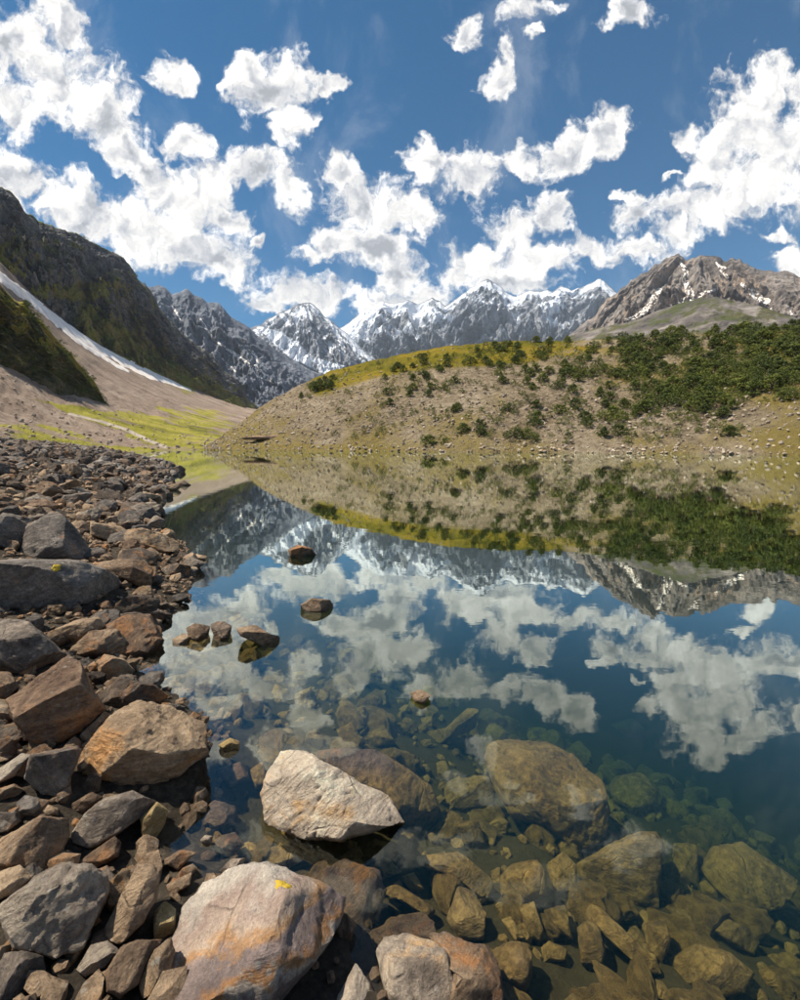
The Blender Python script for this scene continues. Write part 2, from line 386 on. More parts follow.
def grass_dark(X, Y, T, con, P):
    n = fbm(P / 70.0, 5)
    low = sm(np.abs(Y - (330 + (X - 100) * 0.62)), 26, 5) * sm(X, 60, 110)
    band = sm(np.abs(Y - (292 - (X - 60) * 0.02)), 14, 2) * sm(X, 10, 40) * sm(X, 135, 100)
    lft = sm(X, 60, -10) * sm(np.abs(Y - 252 - X * 0.4), 26, 4)
    return 0.20 + 0.85 * n + 0.75 * low + 0.5 * band + 0.55 * lft - 0.1 * con
dark_sky = [(-420, 130), (-250, 128), (-120, 140), (-40, 168), (0, 188), (10, 193), (20, 203), (37, 222), (48, 226), (58, 232), (66, 233), (80, 237), (92, 243), (100, 245), (108, 249), (117, 252), (126, 262), (133, 268), (138, 279), (145, 284), (150, 290), (155, 300), (160, 310), (172, 322), (182, 332), (192, 341), (202, 350), (214, 358), (224, 368), (236, 380), (244, 390), (251, 402), (256, 408), (270, 420)]
_, PDK, FDK = build_mountain('dark_mountain', 'steep dark rocky mountainside with green ledges above the scree slope', mat_dark, dark_sky, [(-420, 420), (-120, 560), (0, 720), (130, 1050), (256, 1250), (270, 1260)], [(-420, 250), (-120, 330), (0, 430), (130, 720), (256, 1050), (270, 1150)], [(-420, 60), (0, 70), (130, 55), (256, 55), (270, 40)], 620, 220, 8, lambda t: t ** 0.92, 90, 0.34, 0.022, 45, 7.0, lambda X, Y, T, con, P: 0.5 * fbm(P / 60, 4) - 0.12, grass_dark)
def grass_brown(X, Y, T, con, P):
    n = fbm(P / 110.0, 5)
    return 0.12 + 0.5 * n + 0.35 * sm(T, 0.5, 0.15)
def scree_brown(X, Y, T, con, P): return 0.36 + 0.55 * fbm(P / 150.0 + 3, 4) + 0.12 * con
brown_sky = [(500, 372), (540, 350), (570, 334), (586, 322), (598, 310), (606, 301), (616, 294), (628, 284), (640, 276), (648, 271), (658, 264), (666, 259), (673, 255), (680, 252), (687, 257), (695, 260), (700, 257), (708, 256), (717, 257), (724, 260), (731, 259), (740, 262), (752, 267), (765, 270), (778, 272), (800, 273), (830, 270), (870, 276), (930, 266), (1050, 280), (1250, 290)]
_, PR, FR = build_mountain('brown_mountain', 'brown grey rocky mountain with branching snow gullies behind the hill', mat_brown, brown_sky, [(500, 2300), (680, 2000), (850, 1800), (1250, 1600)], [(500, 1300), (680, 1150), (1250, 900)], 60, 620, 220, 8, lambda t: t ** 1.0, 170, 0.36, 0.014, 60, 11.0, lambda X, Y, T, con, P: 0.0 + 0.44 * fbm(P / 90, 5) + 0.16 * con + 0.15 * sm(T, .5, 1), grass_brown, scree_brown, stretch=2.0, gain=0.52, fine=0.2, fan=684)
BV_BROWN = bvh_of(PR, FR)
fore_sky = [(540, 352), (570, 336), (600, 327), (630, 322), (655, 312), (680, 303), (700, 299), (716, 297), (735, 300), (760, 306), (785, 315), (815, 322), (900, 318), (1000, 325), (1200, 330)]
build_mountain('green_foothill', 'smooth dull green foothill in front of the brown mountain', mat_brown, fore_sky, [(540, 1050), (1200, 800)], [(540, 700), (1200, 560)], 30, 260, 90, 6, lambda t: t ** 0.9, 110, 0.15, 0.003, 60, 13.0, None, lambda X, Y, T, con, P: 0.50 + 0.7 * fbm(P / 35, 5, 0.6), None, gain=0.5, fine=0.2)

# ---- scree slope and meadow beside the lake
scree_sky = [(-420, 180), (-200, 190), (-80, 215), (0, 262), (30, 292), (60, 318), (100, 345), (140, 365), (180, 383), (215, 397), (245, 407), (270, 412), (300, 418), (340, 424), (380, 430), (430, 438)]
SB = [(-420, 60), (-100, 62), (0, 72), (100, 90), (180, 118), (260, 132), (430, 135)]
def scree_disp(s, t, A, h):
    n = fbm(V3(s / 25, t * 14, 2.0), 6, 0.6)
    return h * 0.02 * n * np.sin(np.pi * np.clip(t, 0, 1)) + 0.35 * fbm(V3(s / 9, t * 30, 4.0), 3) * sm(t, 0.0, 0.05)
PS, TS, AS = ridge_grid(scree_sky, [(-420, 300), (-100, 390), (0, 480), (100, 680), (200, 980), (270, 1150), (430, 700)], SB, -0.6, 520, 260, 4, lambda t: 0.006 * np.minimum(t / 0.02, 1) + 0.994 * np.maximum(t - 0.0, 0) ** 1.55, scree_disp, 0.0, 10, 0.1, 2.0)
FS = grid_faces(*PS.shape[:2]); BV_SCREE = bvh_of(PS, FS)
XS, YS = px_of(PS)
nS = fbm(PS / 14.0, 5); nS2 = fbm(PS / 45.0 + 5, 4)
gS = np.zeros_like(nS)
gS += 0.95 * in_poly(XS + 45 * nS2 + 12 * nS, YS + 12 * nS2 + 5 * nS, [(40, 400), (110, 411), (160, 414), (200, 408), (225, 412), (235, 452), (100, 452), (140, 436), (90, 420)])
gS += 0.80 * in_poly(XS, YS, [(-80, 424), (40, 424), (75, 432), (110, 446), (110, 470), (-80, 470)])
gS += 0.75 * in_poly(XS, YS + 6 * nS2, [(100, 338), (150, 355), (200, 388), (190, 396), (150, 378), (105, 352)])
gS += 0.9 * sm(YS, 446, 449) * (XS > 205)
gS = gS * 0.85 + 1.0 * nS - 0.05 + 0.5 * nS2
split = 70
m_scree, n = material('scree')
P_ = n.new('ShaderNodeNewGeometry').outputs['Position']
f1 = n.noise(P_, 0.5, 8, 0.7); f2 = n.noise(P_, 0.035, 4, 0.6); f3 = n.noise(P_, 2.6, 4, 0.7)
c = n.ramp(n.math('ADD', n.math('MULTIPLY', f1, 0.6), n.math('MULTIPLY', f2, 0.4)), [(0.39, (0.18, 0.132, 0.10)), (0.5, (0.31, 0.235, 0.185)), (0.61, (0.46, 0.37, 0.30))])
gf = n.math('ADD', n.attr('grass'), n.math('MULTIPLY', n.math('SUBTRACT', f1, 0.5), 1.0))
gcol = n.ramp(n.math('ADD', n.math('MULTIPLY', f2, 0.5), n.math('MULTIPLY', f3, 0.5)), [(0.41, (0.14, 0.135, 0.025)), (0.5, (0.31, 0.295, 0.04)), (0.59, (0.43, 0.36, 0.09))])
c = n.mix(n.mapr(gf, 0.35, 0.75), c, gcol)
c = n.mix(n.mapr(n.attr('track'), 0.3, 0.8), c, (0.52, 0.45, 0.38))
finish(n, c, 0.95, n.bump(n.math('ADD', f1, f3), 0.9, 0.8), 0.1)
track = np.zeros_like(nS)
for (a, b, w) in (((70, 414), (100, 421), 3), ((100, 421), (125, 429), 4), ((125, 429), (148, 440), 4), ((148, 440), (165, 447), 4)):
    ax, ay = a; bx, by = b; q = np.clip(((XS - ax) * (bx - ax) + (YS - ay) * (by - ay)) / ((bx - ax) ** 2 + (by - ay) ** 2), 0, 1)
    dd = np.hypot((XS - ax - q * (bx - ax)) * 0.5, YS - ay - q * (by - ay)); track = np.maximum(track, sm(dd, w * 0.75, 0) + 0.5 * nS * (dd < w))
def sub(P, F_attr, j0, j1, name):
    q = P[:, j0:j1]; return mesh_from(name, q, grid_faces(*q.shape[:2]), True, {k: a[:, j0:j1] for k, a in F_attr.items()})
at = {'grass': gS, 'track': track}
tag(link('meadow', sub(PS, at, 0, split + 1, 'meadow'), m_scree), 'yellow green lakeside meadow crossed by a pale dry stream bed', 'meadow', kind='structure')
tag(link('scree_slope', sub(PS, at, split, PS.shape[1], 'scree_slope'), m_scree), 'broad pinkish brown scree slope below the dark mountain', 'scree', kind='structure')

# ---- dark spur in front of the scree
spur_sky = [(-420, 215), (-200, 225), (-80, 248), (-20, 272), (0, 284), (14, 292), (26, 299), (38, 311), (50, 326), (60, 340), (70, 352), (76, 360), (84, 370), (92, 380), (98, 390), (104, 402)]
def grass_spur(X, Y, T, con, P): return 0.28 + 1.1 * fbm(P / 14.0, 6, 0.6) + 0.45 * sm(T, 0.55, 0.95) - 0.2 * sm(T, 0.4, 0.1)
_, PSP, FSP = build_mountain('foothill_spur', 'dark scrubby spur with yellowing grass beside the long snow tongue', mat_spur, spur_sky, [(-420, 190), (0, 270), (104, 310)], [(-420, 130), (0, 215), (60, 240), (104, 295)], [(-420, 6), (0, 17), (104, 20)], 240, 110, 6, lambda t: t ** 0.75, 40, 0.42, 0.030, 22, 17.0, None, grass_spur, gain=0.55)

# ---- moraine hill across the lake
hill_sky = [(205, 446), (222, 436), (238, 424), (250, 415), (262, 406), (275, 398), (288, 391), (300, 385), (315, 378), (330, 371), (350, 366), (370, 361), (390, 357), (410, 352), (430, 349), (450, 346), (470, 344), (490, 342), (515, 341), (540, 341), (570, 341), (600, 340), (630, 339), (660, 336), (690, 334), (720, 333), (750, 332), (780, 330), (800, 328), (860, 322), (950, 318), (1100, 315), (1500, 320)]
HB = [(205, 122), (330, 100), (450, 88), (600, 84), (700, 84), (800, 80), (950, 92), (1500, 120)]
HR = [(205, 150), (330, 165), (450, 160), (600, 152), (800, 150), (950, 170), (1500, 200)]
def hill_disp(s, t, A, h):
    w = np.sin(np.pi * np.clip(t, 0, 1)) ** 0.6
    return w * (2.4 * fbm(V3(s / 20, t * 1.6, 21.0), 4) + 0.45 * fbm(V3(s / 3.0, t * 20, 23.0), 4)) * np.minimum(1, h / 15)
PH, TH, AH = ridge_grid(hill_sky, HR, HB, -0.25, 760, 260, 20, lambda t: 0.5 * t + 0.5 * (t * (1.35 - 0.35 * t)), hill_disp, 0.004, 6, 0.35, 9.0)
# continue the foot under the lake
foot = PH[:, :1].copy(); fa = AH[:, 0]
foot[:, 0, 0] -= 10 * np.sin(fa); foot[:, 0, 1] -= 10 * np.cos(fa); foot[:, 0, 2] = -5
PH = np.concatenate([foot, PH], 1); TH = np.concatenate([TH[:, :1], TH], 1)
FH = grid_faces(*PH.shape[:2]); BV_HILL = bvh_of(PH, FH)
XH, YH = px_of(PH)
nH = fbm(PH / 9.0, 5); nH2 = fbm(PH / 28.0 + 2, 4)
ridge_y = np.interp(XH, [p[0] for p in hill_sky], [p[1] for p in hill_sky])
below = YH - ridge_y
moss = sm(below + 16 * nH2 + 8 * nH, 36, 6) * sm(XH, 285, 335) * sm(XH, 700, 480) * 1.0
gr = 0.24 + 0.25 * sm(YH, 405, 445) + 0.32 * sm(XH, 560, 640) * sm(below, 95, 50) + 0.35 * sm(XH, 730, 790) + 0.7 * sm(YH, 442, 449) * sm(XH, 430, 330) + 0.3 * sm(XH, 300, 240)
attrs = {'moss': moss + 0.55 * nH * (moss > 0.02) + 0.2 * nH2 * (moss > 0.02), 'grass': gr + 0.55 * nH + 0.45 * nH2 - 0.02}
m_hill, n = material('moraine')
P_ = n.new('ShaderNodeNewGeometry').outputs['Position']
f1 = n.noise(P_, 0.9, 8, 0.72); f2 = n.noise(P_, 0.08, 4, 0.6); f3 = n.noise(P_, 4.0, 5, 0.7)
c = n.ramp(n.math('ADD', n.math('MULTIPLY', f1, 0.55), n.math('ADD', n.math('MULTIPLY', f2, 0.25), n.math('MULTIPLY', f3, 0.2))), [(0.40, (0.13, 0.098, 0.062)), (0.5, (0.33, 0.26, 0.175)), (0.60, (0.55, 0.46, 0.345))])
g1 = n.math('ADD', n.attr('grass'), n.math('MULTIPLY', n.math('SUBTRACT', f1, 0.5), 1.0))
c = n.mix(n.mapr(g1, 0.3, 0.8, 0.0, 0.85), c, n.mix(f3, (0.19, 0.155, 0.03), (0.36, 0.27, 0.07)))
g2 = n.math('ADD', n.attr('moss'), n.math('MULTIPLY', n.math('SUBTRACT', f1, 0.5), 0.8))
c = n.mix(n.mapr(g2, 0.35, 0.65), c, n.ramp(n.math('ADD', n.math('MULTIPLY', f1, 0.5), n.math('MULTIPLY', f2, 0.5)), [(0.40, (0.10, 0.10, 0.010)), (0.5, (0.22, 0.185, 0.016)), (0.60, (0.36, 0.25, 0.03))]))
finish(n, c, 0.95, n.bump(n.math('ADD', f1, n.math('MULTIPLY', f3, 0.5)), 1.0, 1.3), 0.1)
hill = link('moraine_hill', mesh_from('moraine_hill', PH, FH, True, attrs), m_hill)
tag(hill, 'stony moraine hill with dark bushes rising from the far lakeshore', 'hill', kind='structure')

# ------------------------------------------------------------------ near ground and lake bed
shore_px = [(420, 1010), (360, 990), (340, 960), (250, 905), (185, 870), (160, 845), (165, 815), (195, 785), (208, 755), (205, 720), (172, 698), (140, 680), (132, 655), (150, 625), (175, 608), (192, 578), (192, 558), (182, 546), (160, 530), (150, 518), (146, 508), (162, 498), (170, 488), (172, 478), (178, 470), (168, 464), (150, 459), (120, 455), (60, 452)]
shore = [(1.6, -0.4), (0.5, 0.75)] + [tuple(on_z(*p)[:2]) for p in shore_px]
land_poly = shore + [(-150, 110), (-400, 60), (-400, -300), (300, -300), (60, -60), (4, -4)]
def seg_dist(x, y, pts):
    d = np.full(np.shape(x), 1e9)
    for (ax, ay), (bx, by) in zip(pts[:-1], pts[1:]):
        L = (bx - ax) ** 2 + (by - ay) ** 2 + 1e-12
        q = np.clip(((x - ax) * (bx - ax) + (y - ay) * (by - ay)) / L, 0, 1)
        d = np.minimum(d, np.hypot(x - ax - q * (bx - ax), y - ay - q * (by - ay)))
    return d
coast = [(60, -60), (4, -4)] + shore
def ground_z(x, y, detail=True):
    x = np.asarray(x, float); y = np.asarray(y, float)
    wxy = V3(x * 2.6, y * 2.6, 5.0); x = x + 0.16 * fbm(wxy, 4, 0.6); y = y + 0.16 * fbm(wxy + 31.0, 4, 0.6)
    d = seg_dist(x, y, coast); ins = in_poly(x, y, land_poly)
    land = 0.02 + 2.3 * (1 - np.exp(-d * 0.11)) * (0.35 + 0.65 * sm(d, 0, 3.0)) + 0.10 * sm(d, 0, .6)
    bed = -(0.10 * sm(d, 0, 0.25) + 0.26 * d + 0.10 * d * d); bed = -3.2 * (1 - np.exp(bed / 3.2))
    z = np.where(ins, land, bed)
    if detail: z = z + 0.05 * fbm(V3(x * 1.7, y * 1.7, 0.0), 4) * sm(d, 0, .3)
    return z
rad = np.concatenate([np.geomspace(0.25, 60, 300), np.geomspace(65, 6400, 36)])
azg = np.linspace(-math.pi, math.pi, 421)[:-1]
AG, RG = np.meshgrid(azg, rad, indexing='ij')
xg, yg = RG * np.sin(AG), RG * np.cos(AG); zg = ground_z(xg, yg)
zg = np.where(RG > 200, np.maximum(zg, -4.5 + 5.2 * sm(RG, 260, 420)) * (1 - sm(RG, 260, 420)) + sm(RG, 260, 420) * -0.3, zg)
m_bed, n = material('lake_bed_silt')
P_ = n.new('ShaderNodeNewGeometry').outputs['Position']
f1 = n.noise(P_, 26.0, 9, 0.75); f2 = n.noise(P_, 2.2, 5, 0.6)
z_ = n.new('ShaderNodeSeparateXYZ'); n.l.new(P_, z_.inputs[0])
c = n.ramp(n.math('ADD', n.math('MULTIPLY', f1, 0.6), n.math('MULTIPLY', f2, 0.4)), [(0.38, (0.022, 0.018, 0.014)), (0.5, (0.055, 0.045, 0.034)), (0.62, (0.13, 0.105, 0.078))])
c = n.mix(n.mapr(z_.outputs[2], 0.0, -0.25), c, n.mix(f1, (0.022, 0.017, 0.008), (0.11, 0.08, 0.034)))
finish(n, c, 0.9, n.bump(f1, 0.8, 0.05), 0.2)
gv = np.stack([xg, yg, zg], -1)
tag(link('ground', mesh_from('ground', gv, grid_faces(len(azg), len(rad), True), True), m_bed), 'stony lakeshore ground running down into the lake bed', 'ground', kind='structure')

# ------------------------------------------------------------------ water
m_water, n = material('lake_water')
P_ = n.new('ShaderNodeNewGeometry').outputs['Position']
rp = n.noise(n.mapping(P_, (0, 0, 0), (0, 0, 0.3), (1.0, 1.6, 1.0)), 2.2, 3, 0.5)
bpn = n.bump(rp, 0.5, 0.0014)
gi = n.new('ShaderNodeNewGeometry')
cosi = n.math('ABSOLUTE', n.vmath('DOT_PRODUCT', gi.outputs['Incoming'], bpn, out=1))
fr = n.math('ADD', 0.014, n.math('MULTIPLY', 1.45, n.math('POWER', n.math('SUBTRACT', 1.0, cosi, clamp=True), 2.9)), clamp=True)
tr = n.new('ShaderNodeBsdfTransparent'); tr.inputs[0].default_value = (1, 1, 1, 1)
gl = n.new('ShaderNodeBsdfGlossy'); gl.inputs['Roughness'].default_value = 0.0; gl.inputs['Color'].default_value = (0.93, 1.0, 0.93, 1); n.put(gl.inputs['Normal'], bpn)
mx = n.new('ShaderNodeMixShader'); n.put(mx.inputs[0], fr); n.l.new(tr.outputs[0], mx.inputs[1]); n.l.new(gl.outputs[0], mx.inputs[2])
va = n.new('ShaderNodeVolumeAbsorption'); va.inputs['Color'].default_value = (0.46, 0.64, 0.34, 1); va.inputs['Density'].default_value = 1.05
vs_ = n.new('ShaderNodeVolumeScatter'); vs_.inputs['Color'].default_value = (0.30, 0.85, 0.55, 1); vs_.inputs['Density'].default_value = 0.018
vadd = n.new('ShaderNodeAddShader'); n.l.new(va.outputs[0], vadd.inputs[0]); n.l.new(vs_.outputs[0], vadd.inputs[1])
mo = n.new('ShaderNodeOutputMaterial'); n.l.new(mx.outputs[0], mo.inputs[0]); n.l.new(vadd.outputs[0], mo.inputs[1])
bm = bmesh.new(); bmesh.ops.create_cube(bm, size=1.0)
for q in bm.verts:
    q.co.x = -230 if q.co.x < 0 else 330; q.co.y = -95 if q.co.y < 0 else 250; q.co.z = -8 if q.co.z < 0 else 0.0
me = bpy.data.meshes.new('lake_water'); bm.to_mesh(me); bm.free()
tag(link('water', me, m_water), 'still clear lake water mirroring clouds and hills', 'water', kind='structure')


# ------------------------------------------------------------------ rock materials
def rock_material(name, dark, mid, light, rust=(0.30, 0.13, 0.04), rust_amt=0.5, strata=1.0, pale_amt=0.0, scale=1.0, banded=False):
    m, n = material(name)
    tcn = n.new('ShaderNodeTexCoord'); oi = n.new('ShaderNodeObjectInfo'); geo = n.new('ShaderNodeNewGeometry')
    rnd = oi.outputs['Random']
    rr = n.math('ADD', rnd, n.attr('tint'))
    offv = n.new('ShaderNodeCombineXYZ'); n.put(offv.inputs[0], n.math('MULTIPLY', rr, 37.0)); n.put(offv.inputs[1], n.math('MULTIPLY', rr, 91.0)); n.put(offv.inputs[2], n.math('MULTIPLY', rr, 13.0))
    vr = n.new('ShaderNodeVectorRotate', rotation_type='AXIS_ANGLE'); n.put(vr.inputs['Vector'], tcn.outputs['Object']); vr.inputs['Axis'].default_value = (0.6, 0.75, 0.2)
    n.put(vr.inputs['Angle'], n.math('MULTIPLY', n.math('SUBTRACT', rnd, 0.5), 2.4))
    P = n.vmath('ADD', vr.outputs[0], offv.outputs[0])
    big = n.noise(P, 3.0 * scale, 6, 0.62, 0.4)
    st = n.noise(n.mapping(P, (0, 0, 0), (0, 0, 0), (1.4, 1.4, 6.0)), 4.0 * scale, 7, 0.66, 0.9)
    fine = n.noise(P, 38.0 * scale, 8, 0.72)
    grit = n.noise(P, 150.0 * scale, 4, 0.7)
    f = n.math('ADD', n.math('MULTIPLY', big, 0.40), n.math('ADD', n.math('MULTIPLY', st, 0.33 * strata), n.math('MULTIPLY', fine, 0.27)))
    f = n.math('ADD', f, n.math('MULTIPLY', n.math('SUBTRACT', rr, 0.5), 0.07))
    c = n.ramp(f, [(0.39, dark), (0.475, mid), (0.56, light), (0.67, tuple(min(0.75, x * 1.5) for x in light))])
    if banded:                                   # thick colour layers: purplish grey, pink, orange, cream
        bz = n.new('ShaderNodeSeparateXYZ'); n.l.new(n.mapping(tcn.outputs['Object'], (0, 0, 0), (R(38), R(24), 0), (1, 1, 1)), bz.inputs[0])
        wb = n.math('ADD', n.math('MULTIPLY', bz.outputs[2], 3.0), n.math('MULTIPLY', n.math('SUBTRACT', n.noise(P, 5.0, 6, 0.65, 0.5), 0.5), 0.85))
        wb = n.math('ADD', wb, 0.52)
        bc = n.ramp(wb, [(0.0, (0.17, 0.145, 0.145)), (0.18, (0.23, 0.19, 0.185)), (0.27, (0.56, 0.50, 0.43)), (0.33, (0.50, 0.25, 0.09)), (0.42, (0.27, 0.215, 0.20)), (0.54, (0.30, 0.24, 0.225)), (0.62, (0.52, 0.30, 0.14)), (0.70, (0.55, 0.44, 0.35)), (0.82, (0.42, 0.32, 0.27)), (0.95, (0.60, 0.55, 0.48))])
        c = n.mix(0.93, c, bc)
        c = n.mix(1.0, c, n.mix(n.mapr(f, 0.38, 0.62), (0.62, 0.60, 0.60), (1.25, 1.22, 1.2)), 'MULTIPLY')
    rn = n.noise(n.vmath('ADD', P, (5.1, 2.2, 7.7)), 2.3 * scale, 6, 0.65, 0.8)
    rmask = n.mapr(n.math('ADD', rn, n.math('MULTIPLY', n.math('SUBTRACT', st, 0.5), 0.5)), 0.60 - 0.16 * rust_amt, 0.76 - 0.12 * rust_amt)
    c = n.mix(n.math('MULTIPLY', rmask, 0.85), c, n.mix(fine, rust, tuple(min(0.8, x * 1.9 + 0.03) for x in rust)))
    if pale_amt > 0:
        pn = n.noise(n.vmath('ADD', P, (9.1, 1.2, 3.7)), 3.6 * scale, 5, 0.6, 0.5)
        c = n.mix(n.math('MULTIPLY', n.mapr(pn, 0.62 - 0.2 * pale_amt, 0.70 - 0.2 * pale_amt), 0.8), c, (0.56, 0.51, 0.44))
    # dark cracks and tiny pits
    cv = n.vor(n.vmath('ADD', P, n.vmath('SCALE', n.new_color_noise(P, 6.0 * scale), scale=0.12)), 3.4 * scale, 'DISTANCE_TO_EDGE')
    crack = n.math('MULTIPLY', n.mapr(cv, 0.0, 0.022, 1.0, 0.0), n.mapr(big, 0.48, 0.6))
    c = n.mix(n.math('MULTIPLY', crack, 0.35), c, tuple(0.35 * x for x in dark))
    c = n.mix(1.0, c, n.mix(n.mapr(grit, 0.3, 0.7), (0.78, 0.78, 0.78), (1.18, 1.17, 1.15)), 'MULTIPLY')
    ls = n.vor(P, 30.0 * scale); lm = n.noise(n.vmath('ADD', P, (2.0, 8.0, 4.0)), 5.0 * scale, 4, 0.6)
    c = n.mix(n.math('MULTIPLY', n.math('MULTIPLY', n.mapr(ls, 0.30, 0.16), n.mapr(lm, 0.50, 0.62)), 0.55), c, (0.44, 0.43, 0.39))
    sp = n.new('ShaderNodeSeparateXYZ'); n.l.new(geo.outputs['Position'], sp.inputs[0])
    zz = n.math('ADD', sp.outputs[2], n.math('MULTIPLY', n.math('SUBTRACT', n.noise(geo.outputs['Position'], 9.0, 3), 0.5), 0.035))
    wet = n.mapr(zz, 0.012, 0.035, 1.0, 0.0)
    c = n.mix(n.math('MULTIPLY', wet, 0.6), c, n.mix(1.0, c, (0.34, 0.33, 0.33), 'MULTIPLY'))
    alg = n.mapr(zz, -0.03, -0.10)
    c = n.mix(n.math('MULTIPLY', alg, 0.80), c, n.mix(n.mapr(n.math('ADD', n.math('MULTIPLY', fine, 0.5), n.math('MULTIPLY', big, 0.5)), 0.38, 0.62), (0.075, 0.046, 0.012), (0.38, 0.235, 0.065)))
    h = n.math('ADD', n.math('MULTIPLY', st, 1.1 * strata), n.math('ADD', n.math('MULTIPLY', fine, 0.85), n.math('ADD', n.math('MULTIPLY', big, 0.7), n.math('ADD', n.math('MULTIPLY', grit, 0.2), n.math('MULTIPLY', crack, -0.3)))))
    finish(n, c, n.mapr(wet, 0, 1, 0.82, 0.45), n.bump(h, 0.95, 0.03 / scale), 0.3)
    return m
def new_color_noise(s, vec, scale):
    q = s.new('ShaderNodeTexNoise'); s.put(q.inputs['Vector'], vec); s.put(q.inputs['Scale'], scale); return q.outputs['Color']
NT.new_color_noise = new_color_noise
def warm(k, *cs): return [tuple(x * y * k for x, y in zip(c_, (1.10, 1.0, 0.86))) for c_ in cs]
ROCK = {
 'grey':  rock_material('grey_rock', *warm(1.4, (0.055, 0.05, 0.05), (0.14, 0.125, 0.118), (0.27, 0.25, 0.23)), rust_amt=0.25),
 'slate': rock_material('slate_rock', *warm(1.5, (0.045, 0.043, 0.046), (0.11, 0.105, 0.106), (0.22, 0.21, 0.21)), rust_amt=0.15, strata=0.8),
 'brown': rock_material('brown_rock_near', *warm(1.15, (0.06, 0.043, 0.034), (0.15, 0.113, 0.088), (0.29, 0.23, 0.175)), rust_amt=0.5),
 'rust':  rock_material('rust_rock', (0.075, 0.044, 0.030), (0.18, 0.115, 0.075), (0.31, 0.215, 0.145), (0.32, 0.145, 0.05), rust_amt=0.7),
 'tan':   rock_material('tan_rock', *warm(1.1, (0.10, 0.078, 0.060), (0.23, 0.18, 0.135), (0.40, 0.325, 0.25)), rust=(0.36, 0.18, 0.06), rust_amt=0.6),
 'pale':  rock_material('pale_rock', *warm(1.05, (0.17, 0.15, 0.14), (0.36, 0.325, 0.30), (0.52, 0.48, 0.44)), rust=(0.42, 0.25, 0.11), rust_amt=0.5),
 'band':  rock_material('banded_rock', (0.20, 0.155, 0.14), (0.36, 0.28, 0.24), (0.54, 0.43, 0.35), banded=True, strata=0.9, rust_amt=0.3),
 'yellow': rock_material('ochre_rock', (0.18, 0.12, 0.05), (0.36, 0.26, 0.12), (0.52, 0.41, 0.22), (0.45, 0.24, 0.06), rust_amt=0.5),
 'dark':  rock_material('dark_wet_rock', *warm(1.15, (0.028, 0.023, 0.021), (0.068, 0.056, 0.050), (0.15, 0.125, 0.11)), rust_amt=0.3),
}

# ------------------------------------------------------------------ rock shapes
_ico = {}
def ico(k):
    if k not in _ico:
        b = bmesh.new(); bmesh.ops.create_icosphere(b, subdivisions=k, radius=1.0)
        b.verts.ensure_lookup_table()
        _ico[k] = (np.array([v.co[:] for v in b.verts]), np.array([[v.index for v in f.verts] for f in b.faces]))
        b.free()
    return _ico[k]
def cut(P, nrm, keep):
    h = P @ nrm; off = h.max() * keep
    return P - np.maximum(h - off, 0)[:, None] * nrm * 0.96
def rough(P, size, rng, amp):
    """uneven, layered, chipped surface"""
    q = P / size + rng.uniform(-40, 40, 3)
    nrm = P / (np.linalg.norm(P, axis=1)[:, None] + 1e-9)
    ax = rng.normal(size=3); ax /= np.linalg.norm(ax)
    lay = (q @ ax) * 7.0 + 1.2 * fbm(q * 1.3, 3)
    step = np.abs(lay - np.round(lay)) * 2
    d = amp * (0.75 * fbm(q * 2.2, 6, 0.58) + 0.42 * (ridged(q * 2.7 + 8, 5, 0.6) - 0.55) - 0.22 * sm(step, 0.62, 1.0) * np.clip(0.35 + 1.3 * fbm(q * 1.1 + 4, 2), 0, 1))
    return P + nrm * (d * size)[:, None]
def loose_rock(seed, k=3, flat=0.6, nplane=9, amp=0.22):
    rng = np.random.default_rng(seed); D_, F_ = ico(k)
    P = D_ * np.array([1.0, rng.uniform(0.6, 0.9), flat * rng.uniform(0.8, 1.2)])
    for _ in range(nplane):
        nn = rng.normal(size=3); nn /= np.linalg.norm(nn); P = cut(P, nn, rng.uniform(0.55, 0.86))
    return rough(P, 1.0, rng, amp), F_

